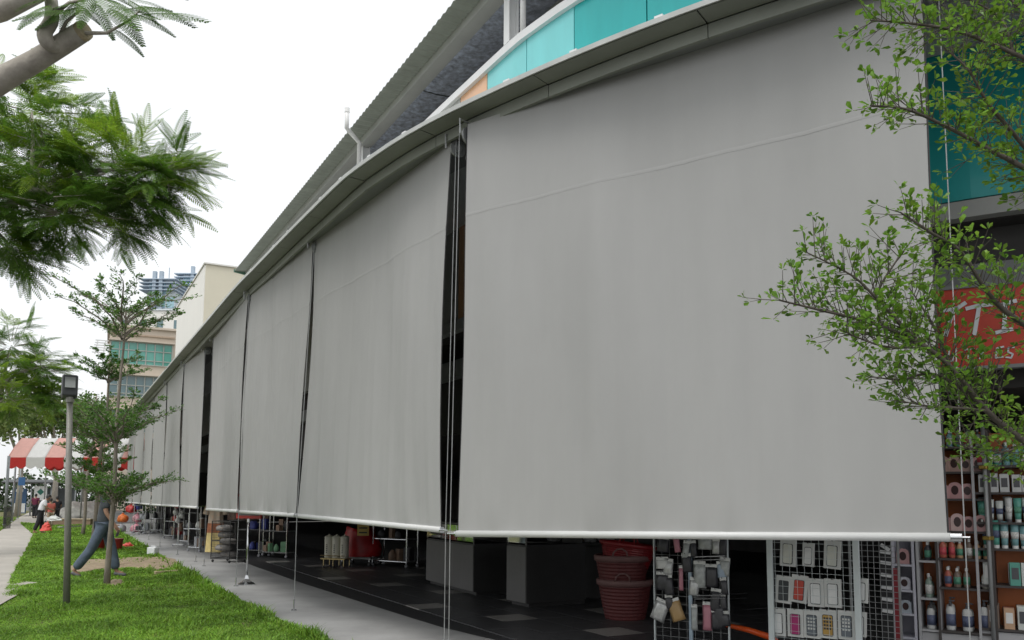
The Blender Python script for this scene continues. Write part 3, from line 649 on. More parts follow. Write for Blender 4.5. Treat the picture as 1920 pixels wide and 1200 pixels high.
cabinet(1672, 1714, [1060, 1108, 1152, 1196],
        [('pack', PK, 'rose ', .115, 1.1, 'pink arched pack on the top shelf of the lilac cabinet', 'pack', 0),
         ('pack', [(0.55, 0.55, 0.6)], 'lilac ', .115, .95, 'grey arched pack on the second shelf of the lilac cabinet', 'pack', 0),
         ('pack', [(0.4, 0.45, 0.5)], 'blue ', .115, .95, 'blue grey arched pack on the third shelf of the lilac cabinet', 'pack', 0), None],
        'pale lilac shelf unit between the black tag strip and the orange shelves', M_lil, M_lil, 960, shelf_m=M_lil)
# steel post with brass catches between the two big cabinets
s, c, t, n = facing(1853, 1000, SH_O+0.04); q = c
post = thing('steel_post', (q.x, q.y, 0), 'slim grey steel post with two brass catches between the shelf units', 'post')
MB().tube([(0, 0, 0), (0, 0, 2.2)], 0.018, 10).build('pole', M_wire, post, smooth=True)
for py in (876, 1009):
    z = z_at(1853, py, SH_O+.04); MB().box((0, 0, z), (.07, .07, .035), rz=.5).build('catch', M_brass, post, bevel=.005)

# black strip of price tags
s, c, t, n = facing(1660, 1100, W_O-0.15); a = math.atan2(-t.y, -t.x)
strip = thing('tag_strip', (c.x, c.y, 0), 'black upright strip holding seven small white tags beside the phone rack', 'display strip', rz=a)
M_blk = mat('black plastic', (0.02, 0.02, 0.022), 0.4)
MB().box((0, 0, .55), (.09, .03, 1.1)).build('backboard', M_blk, strip, bevel=.003)
for k, py in enumerate((1026, 1035, 1055, 1078, 1101, 1123, 1145)):
    z = z_at(1660, py, W_O-.15); MB().box((0.0, -.03, z), (.085, .03, .028), ry=.12 if k else .6).build('tag', mat('white card', (.75, .76, .76), .6), strip)
MB().box((.075, 0.0, .45), (.035, .05, .9)).build('red_edge', mat('dark red edge', (.25, .02, .03), .4), strip)

# wire racks hung with packets, between blind and shop
M_rackw = mat('white rack enamel', (0.52, 0.57, 0.57), 0.4, var=.06); M_rackb = mat('blue grey rack tube', (0.30, 0.38, 0.45), 0.35, 0.3)
def rack(px0, px1, d, posts, label, cell, pm, top=1.9, gm=None):
    gm = gm or M_rackw
    L0, R0 = D(px0, 1100, d[0]), D(px1, 1100, d[1]); v = (R0-L0).xy; L = v.length; a = math.atan2(v.y, v.x); c = (L0+R0)/2
    root = thing('wire_display_rack', (c.x, c.y, 0), label, 'rack', rz=a)
    for x, w, m in posts:
        MB().box((x*L, 0, top/2), (w, .03, top)).build('post', m, root, bevel=.004)
    g = MB(); nx = int(L/cell); 
    for i in range(nx+1): x = -L/2+L*i/nx; g.tube([(x, -.0, .08), (x, -.0, top)], .0016, 5)
    z = .08
    while z < top: g.tube([(-L/2, -.006, z), (L/2, -.006, z)], .0016, 5); z += cell
    g.build('wire_grid', gm, root)
    for x in (-L/2+.03, L/2-.03): MB().box((x, 0, .02), (.04, .4, .04)).build('foot', pm, root)
    return root, L, a, c
M_case = {k: mat('phone case '+k, c, .35) for k, c in dict(white=(.66, .67, .66), magenta=(.36, .02, .14), grey=(.12, .14, .16), amber=(.42, .26, .06), red=(.45, .05, .03), dark=(.03, .035, .04), cream=(.55, .56, .5)).items()}
M_card = mat('white pack card', (.56, .57, .55), .5, var=.05)
r2, L2, a2, c2 = rack(1441, 1612, (7.35, 6.85), [(-.475, .05, M_rackw), (.475, .05, M_rackw)], 'white wire rack of boxed phone cases right of the orange bar', .062, M_rackw)
M_chr2 = M_chrome
def rack_pt(c, a, L, px, py, oy):
    """rack coordinates (x, z) of the sight line at the plane oy in front of the grid"""
    n = Vector((math.sin(a), -math.cos(a), 0)); q = Vector((c.x, c.y, 0))+n*oy; v = ray(px, py); t = (q-CAM).dot(n)/v.dot(n); p = CAM+v*t-Vector((c.x, c.y, 0))
    return p.x*math.cos(a)+p.y*math.sin(a), p.z
def phone_box(px, py, w, h, case, label, tilt=0.0, c=c2, a=a2, L=L2, oy=-.035):
    x, z = rack_pt(c, a, L, px, py, oy); n = Vector((math.sin(a), -math.cos(a), 0))
    loc = Vector((c.x, c.y, 0))+n*oy+Vector((math.cos(a), math.sin(a), 0))*x; loc.z = z
    o = thing('phone_case_box', loc, label, 'box', 'boxed phone cases on the white rack', rz=a)
    o.rotation_euler = (0, tilt, a)
    card = MB().box((0, 0, 0), (w, .02, h)).build('card_box', M_card, o, bevel=.002)
    cw, ch = w*.62, h*.74; pr_ = []
    for sx_, sz_, a0_ in ((1, 1, 0), (-1, 1, 90), (-1, -1, 180), (1, -1, 270)):
        for k in range(4): an = rad(a0_+k*30); pr_.append((sx_*(cw/2-.012)+.012*math.cos(an), -.01*1+sz_*(ch/2-.012)+.012*math.sin(an)))
    n_ = len(pr_); b = MB(); b.add([(x_, -.016, z_) for x_, z_ in pr_]+[(x_, -.0105, z_) for x_, z_ in pr_], [tuple(range(n_)), tuple(range(n_, 2*n_))[::-1]]+[(i, n_+i, n_+(i+1) % n_, (i+1) % n_) for i in range(n_)])
    b.build('case_rim', M_case['dark'], o)
    b = MB(); b.add([(x_*.9, -.0185, z_*.94) for x_, z_ in pr_]+[(x_*.9, -.0165, z_*.94) for x_, z_ in pr_], [tuple(range(n_)), tuple(range(n_, 2*n_))[::-1]]+[(i, n_+i, n_+(i+1) % n_, (i+1) % n_) for i in range(n_)])
    cs = b.build('phone_case', M_case[case], o)
    if case in ('grey', 'amber'):
        for i in range(3):
            for j in range(4): MB().box(((i-1)*cw*.26, -.021, (j-1.3)*ch*.16), (cw*.17, .004, ch*.09)).build('key_print', M_card if case == 'grey' else M_case['dark'], cs)
    MB().tube([(0, .02, h/2-.01), (0, -.03, h/2+.0), (0, -.035, h/2+.008)], .003, 6).build('hook', M_case['dark'], o)
rowsA = [(1478, 1036, 'cream', 'white', .05), (1561, 1040, 'cream', 'white', .06), (1470, 1105, 'dark', 'dark', .07), (1499, 1104, 'red', 'red', .10), (1530, 1111, 'white', 'white', 0), (1562, 1112, 'white', 'grey', 0), (1459, 1166, 'white', 'pale', 0), (1492, 1168, 'magenta', 'magenta', 0), (1523, 1170, 'grey', 'grey keypad', 0), (1553, 1170, 'amber', 'amber keypad', 0), (1588, 1172, 'grey', 'dark keypad', 0)]
lab = ['boxed cream phone case, upper row, left of the pair', 'boxed cream phone case, upper row by the right post', 'boxed dark phone case at the left of the middle row', 'boxed red phone case in the middle row', 'boxed white phone case next to the red one', 'boxed white phone case with dark rim by the right post', 'boxed pale phone case at the left of the bottom row', 'boxed magenta phone case in the bottom row', 'boxed grey keypad phone case beside the magenta one', 'boxed amber phone case with keypad print', 'boxed dark keypad phone case by the right post']
for (px_, py_, cs, nm, ti), lb in zip(rowsA, lab): phone_box(px_, py_, .14, .235, cs, lb, ti)
for k, (px_, py_) in enumerate([(1616, 1107), (1613, 1170), (1516, 1040)]):
    phone_box(px_, py_, .10, .20, 'white', ['boxed white phone case sticking out beyond the right post, middle row', 'boxed white phone case sticking out beyond the right post, bottom row', 'boxed pale phone case between the two cream ones'][k], .05, oy=-.06)
# black mesh panel right of the white rack
c_ = D(1640, 1100, 7.5); pm_ = thing('mesh_panel', (c_.x, c_.y, 0), 'dark wire mesh panel behind the white rack', 'panel', rz=a2); g = MB()
for i in range(9): g.tube([(-.2+.05*i, 0, 0), (-.2+.05*i, 0, 1.6)], .003, 5)
for i in range(32): g.tube([(-.2, 0, .05*i), (.2, 0, .05*i)], .003, 5)
g.build('wire_grid', M_galv, pm_); MB().box((-.21, 0, .8), (.015, .015, 1.6)).build('frame', M_galv, pm_); MB().box((.21, 0, .8), (.015, .015, 1.6)).build('frame', M_galv, pm_)

r1_, L1_, a1_, c1_ = rack(1227, 1366, (8.0, 7.6), [(.0, .035, M_rackb), (-.497, .012, M_rackw), (.497, .012, M_rackw)], 'wire rack hung with small packets beside the red baskets', .075, M_rackb, gm=M_galv)
M_clear = mat('clear packet plastic', (.34, .36, .35), .18, var=.3, scale=20); M_sil = mat('silver packet', (.45, .46, .45), .3, .3, var=.3, scale=25); M_pinkp = mat('pink packet', (.40, .17, .21), .35); M_brn = mat('tan packet', (.35, .23, .1), .4); M_blkp = mat('black packet', (.035, .035, .04), .35, var=.3, scale=20); M_skyp = mat('pale blue packet', (.3, .37, .45), .35)
def packet(px, py, w, h, m, tilt, label):
    x, z = rack_pt(c1_, a1_, L1_, px, py, .05); n = Vector((math.sin(a1_), -math.cos(a1_), 0)); loc = Vector((c1_.x, c1_.y, 0))+n*.05+Vector((math.cos(a1_), math.sin(a1_), 0))*x; loc.z = z
    w *= 1.25; h *= 1.2; o = thing('hanging_packet', loc, label, 'packet', 'packets hung on the small wire rack', rz=a1_); o.rotation_euler = (0, tilt, a1_)
    rows = []                                   # a slightly puffed bag, flat at the edges
    for j in range(7):
        v = j/6; th = .012*math.sin(math.pi*v)+.002
        ring = [(-w/2, 0), (-w/4, -th), (w/4, -th), (w/2, 0), (w/4, th), (-w/4, th)]
        rows.append([(x_*(1-.06*math.sin(math.pi*v)), y_, h*(v-.5)) for x_, y_ in ring])
    b = MB().loft(rows, closed=True); b.f += [tuple(range(6)), tuple(range(36, 42))[::-1]]
    b.build('bag', m, o, smooth=True)
    MB().box((0, 0, h/2+.012), (w*.9, .004, .03)).build('header_card', M_card if m is not M_blkp else M_sil, o)
    MB().tube([(0, .05, h/2+.02), (0, -.03, h/2+.02), (0, -.04, h/2+.03)], .003, 6).build('hook', M_chrome, o)
for a_ in [(1243, 1023, .10, .10, M_blkp, .05, 'black packet at the top left of the small wire rack'), (1269, 1022, .05, .11, M_pinkp, -.15, 'narrow pink packet high on the small wire rack'), (1322, 1018, .11, .10, M_clear, 0, 'wide clear packet at the top right of the small wire rack'),
          (1242, 1058, .11, .07, M_card, -.05, 'white printed card on the small wire rack'), (1242, 1092, .11, .12, M_blkp, 0, 'black packet with a pink dot on the small wire rack'), (1277, 1086, .035, .17, M_pinkp, 0, 'long thin pink packet beside the blue post'), (1312, 1080, .10, .18, M_clear, 0, 'clear packet right of the blue post'), (1334, 1082, .10, .15, M_blkp, 0, 'black packet in the middle row right of the blue post'), (1353, 1070, .07, .10, M_skyp, -.1, 'pale blue packet by the right wire edge'),
          (1237, 1146, .12, .15, M_sil, .35, 'silver printed packet tilted at the rack’s left edge'), (1268, 1146, .11, .15, M_brn, -.35, 'tan packet tilted beside the silver one'), (1302, 1160, .05, .17, M_clear, .0, 'thin clear packet low beside the blue post'), (1326, 1158, .07, .19, M_pinkp, .0, 'pink packet low on the right half of the rack'), (1348, 1158, .08, .17, M_blkp, 0, 'black packet low on the right half of the rack')]: packet(*a_)
rk = random.Random(77); k_ = 0
for py_ in (1030, 1062, 1100, 1128, 1165):
    for px_ in (1256, 1288, 1300, 1318, 1340, 1358):
        if rk.random() < .62:
            k_ += 1; packet(px_+rk.uniform(-4, 4), py_+rk.uniform(-5, 5), rk.uniform(.05, .09), rk.uniform(.09, .15), rk.choice([M_blkp, M_clear, M_sil, M_blkp, M_clear, M_blkp]), rk.uniform(-.12, .12), 'small packet in the %s row of the small rack, %s column from its left' % ({1030: 'top', 1062: 'second', 1100: 'third', 1128: 'fourth', 1165: 'lowest'}[py_], {1256: 'first', 1288: 'second', 1300: 'third', 1318: 'fourth', 1340: 'fifth', 1358: 'last'}[px_]))
for py in (1044, 1117):
    x0, z0 = rack_pt(c1_, a1_, L1_, 1303, py, .09); x1, z1 = rack_pt(c1_, a1_, L1_, 1360, py-2, .09)
    MB().tube([(x0, -.09, z0), (x1, -.09, z1)], .006, 8).build('hang_bar', M_chrome, r1_); MB().tube([(x0, -.09, z0-.03), (x1, -.09, z1-.03)], .004, 8).build('hang_bar', M_chrome, r1_)
# orange bar lying between the racks
p0, p1 = D(1362, 1172, 7.9), D(1448, 1196, 7.7)
ob = thing('orange_bar', (p0.x, p0.y, p0.z), 'bright orange plastic bar slanting low between the two racks', 'bar')
MB().tube([p0, p0.lerp(p1, .5)+Vector((0, 0, .012)), p1], [.02, .026, .03], 10).build('bar', mat('orange plastic', (.75, .1, .015), .35), ob, smooth=True, world=True)
MB().tube([p1, p1+Vector((.12, -.05, -.1)), Vector((p1.x+.2, p1.y-.05, .02))], .025, 10).build('bent_end', MATS['orange plastic'], ob, smooth=True, world=True)

# red baskets, nested and stacked
M_bk = mat('dusky red woven plastic', (.105, .02, .02), .6, var=.15, scale=14); M_rim = mat('faded pink rim', (.16, .085, .08), .6); M_bk2 = mat('bright red plastic', (.2, .009, .012), .45)
def basket(loc, r0, r1, h, m, label, tilt=0.0, rim=M_rim):
    root = thing('plastic_basket', loc, label, 'basket', 'stacked red baskets'); root.rotation_euler = (0, tilt, 0)
    b = MB(); n = 28; prof = []
    nr = 11
    for j in range(nr): 
        z = h*.86*j/(nr-1); r = r0+(r1-r0)*(z/h)**.85; prof += [(r-.004, z), (r+.006, z+h*.035)]
    b.lathe(prof, n=n); b.build('wall', m, root, smooth=False)
    MB().lathe([(r1-.012, h*.84), (r1+.012, h*.86), (r1+.018, h*.97), (r1+.004, h), (r1-.02, h), (r1-.02, h*.9)], n=n).build('rim', rim, root, smooth=True)
    for a in (-1.75, 1.4):
        q = [(math.cos(a+da)*(r1+.005), math.sin(a+da)*(r1+.005), h*.97+hz) for da, hz in ((-.3, 0), (-.26, .06), (-.12, .1), (.05, .105), (.2, .07), (.24, 0))]
        MB().tube(q, .011, 8).build('handle', rim, root, smooth=True)
bq = G(1172, 1160)
basket(bq, .25, .345, .50, M_bk, 'lowest dusky red basket, standing on the tiled floor'); basket(bq+Vector((-.03, 0, .30)), .25, .345, .50, M_bk, 'middle dusky red basket nested into the lowest one')
basket(bq+Vector((.02, .02, .62)), .26, .36, .33, M_bk2, 'bright red basket tilted on top of the basket stack', .12, M_bk2)

# ================================================================== stalls under the blinds
M_cnt = mat('grey counter laminate', (.13, .127, .125), .5, var=.1, scale=3); M_glass = mat('reflective display glass', (.55, .58, .57), .04, .95, var=.03); M_cdk = mat('dark counter side', (.03, .03, .03), .5)
def counter(p_l, p_r, depth, h, gl, label, front=M_cnt):
    v = (p_r-p_l).xy; L = v.length; a = math.atan2(v.y, v.x); c = (p_l+p_r)/2
    root = thing('stall_counter', (c.x, c.y, 0), label, 'counter', rz=a)
    MB().box((0, depth/2, h/2+.03), (L, depth, h-.06)).build('cabinet', M_cdk, root, bevel=.004); MB().box((0, -.008, h/2+.02), (L-.01, .014, h-.1)).build('front_panel', front, root)
    MB().box((0, depth/2+.03, .03), (L-.06, depth-.06, .06)).build('toe_kick', M_cdk, root)
    n = 3 if L > .8 else 1
    for i in range(n): MB().box((-L/2+L*(i+.5)/n, -.004, h+gl/2+.01), (L/n-.03, .012, gl-.03)).build('glass_pane', M_glass, root)
    MB().box((0, depth/2, h+gl+.02), (L+.02, depth+.02, .03)).build('counter_top', M_cnt, root, bevel=.004)
    for x in (-L/2+.012, L/2-.012): MB().box((x, .0, h+gl/2), (.022, .02, gl)).build('corner_post', M_cnt, root)
    MB().box((0, depth-.05, h+gl/2), (L-.02, .02, gl)).build('back_board', M_cdk, root)
    return root
cA, cB = G(800, 1094), G(888, 1118); counter(cA, cB, .7, .80, .27, 'grey stall counter with three glass panes left of the hall centre')
cC, cD = G(951, 1133), G(987, 1141); counter(cC, cD, 1.0, .86, .26, 'dark stall counter with one narrow glass pane beside the basket stack')
# long dark display behind the second counter, goods on it
q = G(1060, 1120); dk = thing('display_table', (q.x, q.y, 0), 'dark draped display table behind the narrow counter', 'table', rz=-.5)
MB().box((0, .4, .40), (1.3, .8, .80)).build('drape', M_cdk, dk, bevel=.02); MB().box((0, .4, .815), (1.36, .86, .03)).build('table_top', M_cdk, dk)
for k, x in enumerate((-.45, -.1, .2, .45)):
    w = thing('wrapped_goods', (q.x+x*math.cos(.5)+.25, q.y-x*math.sin(.5)+.35, .832), ['shiny wrapped bundle at the left of the dark table', 'brown carton on the dark display table', 'crumpled foil packet right of the carton', 'crumpled foil packet at the table’s right end'][k], 'goods')
    if k == 1: MB().box((0, 0, .15), (.3, .2, .3), rz=.3).build('carton', mat('brown carton', (.28, .2, .13), .8), w, bevel=.004)
    else: MB().lathe([(.10, 0), (.14, .05), (.12, .14), (.05, .2), (.07, .24)], n=9, sy=.7).build('wrap', M_sil, w)
    MB().box((0, -.12, .1), (.08, .01, .06), rz=.2).build('price_card', M_card, w)
# canisters on a gilt stand and a red cart
q = G(630, 1064); M_can = mat('cream enamel canister', (.62, .60, .50), .35, var=.06); M_gold = mat('gilt tube', (.5, .4, .2), .3, .8)
st = thing('canister_stand', (q.x, q.y, 0), 'low gilt stand with three legs pairs under the cream canisters', 'stand', rz=-.35); st['label'] = 'low gilt stand on castors carrying the three cream canisters'
for x in (-.24, .0, .26): 
    for y in (-.12, .12): MB().tube([(x, y, .0), (x, y, .2)], .012, 8).build('leg', M_gold, st); MB().lathe([(.0, 0), (.022, .01), (.022, .035), (0, .045)], (x, y, 0), 10).build('castor', M_cdk, st)
MB().box((0, 0, .19), (.6, .32, .03)).build('tray', M_gold, st, bevel=.006); MB().tube([(-.3, -.16, .26), (.3, -.16, .26)], .01, 8).build('rail', M_gold, st)
for k, x in enumerate((-.19, .0, .2)):
    cc = thing('canister', (q.x+math.cos(-.35)*x, q.y+math.sin(-.35)*x, .206), ['cream canister at the left end of the gilt stand', 'cream canister in the middle of the gilt stand', 'cream canister at the stand’s right end by the red cart'][k], 'canister', 'cream canisters', rz=-.35)
    MB().lathe([(.085, 0), (.095, .01), (.095, .40), (.09, .42)], n=18).build('body', M_can, cc, smooth=False); MB().lathe([(.098, .42), (.098, .45), (.05, .48), (.015, .485), (.02, .51)], n=18).build('lid', M_can, cc)
    for z in (.28, .24, .20, .16, .12): MB().box((0, -.094, z), (.03, .008, .02)).build('print_mark', M_cdk, cc)
q = G(676, 1059); rc_ = thing('red_cart', (q.x, q.y, 0), 'red draped cart with bulging top behind the cream canisters', 'cart', rz=-.3)
b = MB(); rows = []
for j in range(9):
    v = j/8; hw = .44*(1-.15*v)+.06*math.sin(v*5); z = .2+.62*v+.0; rows.append([(hw*math.cos(t)*(1+.05*math.sin(5*t+v*4)), .36*math.sin(t)*(1+.06*math.cos(4*t)), z+.05*math.sin(2*t)*v) for t in [2*math.pi*k/20 for k in range(20)]])
b.loft(rows, closed=True); b.f.append(tuple(160+k for k in range(20))); b.build('red_cover', mat('red nylon', (.42, .012, .015), .4, var=.2, scale=5), rc_, smooth=True)
MB().box((0, 0, .17), (.8, .6, .04)).build('deck', M_galv, rc_)
for x in (-.34, .34):
    for y in (-.24, .24): MB().lathe([(.0, 0), (.045, .02), (.045, .07), (0, .09)], (x, y, 0), 12).build('wheel', M_blk, rc_); MB().box((x, y, .11), (.03, .03, .09)).build('wheel_fork', M_chrome, rc_)
q = D(681, 990, 18.6); pn = thing('price_board', (q.x, q.y, q.z), 'small yellow price board hanging above the red cart', 'sign'); MB().box((0, 0, 0), (.26, .02, .34)).build('board', mat('yellow board', (.5, .36, .08), .5), pn)
for z in (-.1, 0, .1): MB().box((0, -.012, z), (.18, .004, .03)).build('print_line', M_cdk, pn)
MB().tube([(0, 0, .17), (0, 0, 2.48-q.z)], .004, 5).build('string', M_wire, pn)
# sign stand on the walkway
q = G(462, 1096); ss = thing('sign_stand', (q.x, q.y, 0), 'chromed sign stand with red framed board standing on the walkway', 'sign stand', rz=-.45)
MB().lathe([(.20, 0), (.20, .012), (.11, .05), (.05, .10), (.028, .16)], n=4).build('base', M_chrome, ss); MB().tube([(0, 0, .15), (0, 0, 1.14)], .02, 12).build('pole', M_chrome, ss, smooth=True); MB().tube([(0, 0, 1.07), (0, 0, 1.13)], .032, 12).build('collar', M_chrome, ss)
MB().box((.0, 0, 1.16), (.56, .03, .05)).build('frame_bar', mat('red frame', (.5, .03, .02), .4), ss); MB().box((0, 0, 1.54), (.56, .03, .05)).build('frame_bar', MATS['red frame'], ss)
for x in (-.265, .265): MB().box((x, 0, 1.35), (.03, .03, .33)).build('frame_bar', MATS['red frame'], ss)
MB().box((0, 0, 1.35), (.5, .012, .33)).build('board', M_dim, ss)
# clothes display and wire cage at the edge of the walkway
q = G(402, 1048); M_cl = mat('patterned cream cloth', (.60, .56, .44), .9, var=.3, scale=16, col2=(.42, .26, .16)); M_cl2 = mat('printed grey cloth', (.23, .22, .21), .9, var=.4, scale=18)
cr_ = thing('dress_display', (q.x, q.y, 0), 'cream and yellow patterned dress hanging at the stall edge', 'dress')
b = MB(); rows = []
for j in range(12):
    v = j/11; w = .13+.09*v if v > .3 else .15+.1*(.3-v); rows.append([(w*math.cos(t)*(1+.12*math.sin(6*t+v)), .12*math.sin(t)*(1+.2*math.sin(6*t)), 1.45-1.28*v) for t in [2*math.pi*k/24 for k in range(24)]])

for nm_, (j0, j1), m_ in (('bodice', (0, 6), mat('cream printed cloth', (.62, .58, .50), .9, var=.3, scale=15, col2=(.45, .33, .24))), ('waistband', (5, 8), mat('rust printed cloth', (.36, .14, .07), .9, var=.3, scale=12)), ('skirt', (7, 12), mat('yellow cloth', (.62, .50, .22), .9, var=.15, scale=8))): MB().loft([[(x_*(1+.02*(m_ is not None and nm_ == 'waistband')), y_*1.02, z_) for x_, y_, z_ in r_] for r_ in rows[j0:j1]], closed=True).build(nm_, m_, cr_, smooth=True)
for sx_ in (-1, 1): MB().tube([(sx_*.13, 0, 1.42), (sx_*.22, 0, 1.25), (sx_*.25, -.02, 1.08)], [.06, .07, .075], 10).build('sleeve', mat('cream printed cloth', (.6, .6, .5)), cr_, smooth=True)
MB().tube([(0, 0, 1.42), (0, 0, 1.62), (0.05, 0, 1.66), (.08, 0, 1.62)], .005, 6).build('hanger', M_chrome, cr_); MB().tube([(-.16, 0, 1.47), (0, 0, 1.54), (.16, 0, 1.47)], .008, 6).build('hanger_arm', M_chrome, cr_)
q2 = G(428, 1054); cg = thing('wire_cage', (q2.x, q2.y, 0), 'dark wire cage trolley filled with printed cloth beside the dress', 'cage', rz=-.5)
fr = MB()
for x in (-.3, .3):
    for y in (-.25, .25): fr.tube([(x, y, .08), (x, y, .95)], .012, 6)
for z in (.1, .5, .95):
    for y in (-.25, .25): fr.tube([(-.3, y, z), (.3, y, z)], .01, 6)
    for x in (-.3, .3): fr.tube([(x, -.25, z), (x, .25, z)], .01, 6)
fr.build('frame', M_cdk, cg); g = MB()
for k in range(1, 12): g.tube([(-.3+.05*k, -.25, .1), (-.3+.05*k, -.25, .95)], .003, 4)
for k in range(1, 16): g.tube([(-.3, -.25, .1+.053*k), (.3, -.25, .1+.053*k)], .003, 4)
g.build('mesh_side', M_cdk, cg)
for k in range(4): MB().lathe([(.0, 0), (.03, .02), (.03, .05), (0, .07)], ((-.27, .27)[k % 2], (-.22, .22)[k//2], 0), 10).build('castor', M_blk, cg)
for k in range(5):
    o = thing('cloth_bundle', (q2.x+random.uniform(-.12, .12), q2.y+random.uniform(-.08, .08), .12+.15*k), ['bottom', 'second', 'middle', 'fourth', 'top'][k]+' bundle of printed grey cloth inside the wire cage', 'cloth', 'cloth bundles in the cage')
    MB().lathe([(.10, 0), (.19, .02), (.20, .08), (.16, .13), (.05, .145)], n=14, sy=.85).build('cloth', M_cl2, o, smooth=True); MB().tube([(-.19, 0, .06), (0, -.165, .07), (.19, 0, .06)], .012, 6).build('fold', M_cl, o)
# hanging printed cloth behind
q3 = G(432, 1040); hc = thing('hanging_cloth', (q3.x+.3, q3.y+.4, 0), 'brick patterned cloth hanging behind the cage', 'cloth')
b = MB(); b.loft([[(-.55+.05*i, .03*math.sin(i*1.3), z) for i in range(23)] for z in (2.3, 1.7, 1.2, .9)]); b.build('cloth', mat('brick print cloth', (.30, .21, .18), .9, var=.35, scale=22), hc, smooth=True, thick=.006); MB().tube([(-.6, 0, 2.3), (.6, 0, 2.3)], .012, 8).build('hang_rail', M_chrome, hc)
# trolleys, racks and poles of goods farther along
M_clr = [mat('goods '+n, c, .55, var=.3, scale=9) for n, c in (('red', (.45, .04, .04)), ('blue', (.06, .08, .32)), ('orange', (.65, .16, .03)), ('pink', (.55, .25, .3)), ('grey', (.3, .31, .33)), ('black', (.03, .03, .035)), ('white', (.62, .62, .6)), ('green', (.1, .22, .12)), ('brown', (.2, .13, .09)))]
def goods_rack(px, py, w, h, label, mats, seed, wheel=.035):
    rnd = random.Random(seed); q = G(px, py); root = thing('goods_trolley', (q.x, q.y, 0), label, 'trolley', rz=rnd.uniform(-.8, -.2))
    fr = MB()
    for x in (-w/2, w/2):
        for y in (-.18, .18): fr.tube([(x, y, .08), (x, y, h)], .012, 6)
    for z in (.12, h*.5, h):
        for y in (-.18, .18): fr.tube([(-w/2, y, z), (w/2, y, z)], .01, 6)
    fr.build('frame', M_chrome, root)
    for k in range(4): MB().lathe([(.0, 0), (wheel, .02), (wheel, .06), (0, .08)], ((-w/2, w/2)[k % 2], (-.18, .18)[k//2], 0), 10).build('castor', M_clr[4], root)
    for z in (.13, h*.5+.01): MB().box((0, 0, z), (w-.03, .34, .012)).build('tray', M_galv, root)
    for i in range(9):                    # bags and bundles, each its own part of the load
        z = (.14, h*.5+.02)[i % 2]; b = MB(); r = rnd.uniform(.07, .12); hh = min(rnd.uniform(.14, .3), h*.42)
        if i % 3 != 1: MB().box((rnd.uniform(-w/2+.08, w/2-.08), rnd.uniform(-.12, .12), z+hh/2), (r*1.5, r*1.2, hh), rz=rnd.uniform(-.4, .4)).build('carton', rnd.choice(mats), root, bevel=.004); continue
        b.lathe([(r*.8, 0), (r, hh*.2), (r*rnd.uniform(.85, 1.1), hh*.6), (r*.6, hh*.85), (r*.25, hh)], (rnd.uniform(-w/2+.08, w/2-.08), rnd.uniform(-.12, .12), z), n=9, sy=rnd.uniform(.7, 1)); b.build('bundle', rnd.choice(mats), root, smooth=True)
    return root
goods_rack(268, 1000, .9, 1.15, 'tall trolley of dark bundles far along the walkway', [M_clr[4], M_clr[5], M_clr[4]], 3, .09)
goods_rack(300, 999, .7, 1.2, 'grey goods trolley half hidden behind the thin pole', [M_clr[5], M_clr[8], M_clr[6]], 5)
goods_rack(352, 1021, .6, 1.0, 'low trolley with toys nearest the white pole', [M_clr[6], M_clr[8], M_clr[4], M_clr[5]], 8)
goods_rack(374, 1034, .55, 1.25, 'crowded goods trolley on castors under the far dark gap', [M_clr[5], M_clr[4], M_clr[6], M_clr[8]], 13)
goods_rack(325, 1010, .7, 1.25, 'trolley of red and dark goods behind the white pole', [M_clr[0], M_clr[5], M_clr[8], M_clr[3]], 21)
goods_rack(478, 1040, .9, 1.3, 'dim rack of clothing deep inside behind the sign stand', [M_clr[5], M_clr[8], M_clr[1]], 34)
goods_rack(520, 1045, .9, 1.3, 'dim rack of dark bundles inside, right of the sign stand', [M_clr[5], M_clr[8], M_clr[7]], 35)
goods_rack(740, 1062, 1.0, 1.2, 'shadowed goods rack between the red cart and the counters', [M_clr[5], M_clr[8]], 36)
q = G(334, 1024); wp = thing('toy_pole', (q.x, q.y, 0), 'white pole on small wheels with soft toys hanging from it', 'pole')
MB().tube([(0, 0, .05), (0, 0, 1.7)], .02, 10).build('pole', M_white, wp, smooth=True); MB().box((0, 0, .05), (.34, .05, .04)).build('foot', M_white, wp)
for x in (-.16, .16): MB().lathe([(0, 0), (.03, .01), (.03, .05), (0, .06)], (x, 0, 0), 10).build('castor', M_clr[4], wp)
for k, (x, z, m) in enumerate([(-.1, 1.05, M_clr[6]), (.1, .95, M_clr[6]), (-.02, .8, M_clr[6]), (.08, .55, M_clr[8]), (-.07, 1.25, M_clr[0])]):
    b = MB(); b.lathe([(.03, -.1), (.08, -.05), (.08, .02), (.05, .06)], (x, -.06, z), 10); b.lathe([(.03, .05), (.055, .09), (.05, .13), (.01, .16)], (x, -.06, z), 10)
    for sx_ in (-1, 1): b.lathe([(.01, .13), (.02, .15), (.01, .18)], (x+sx_*.04, -.06, z), 6)
    b.build('soft_toy', m, wp, smooth=True)
q = G(238, 997)
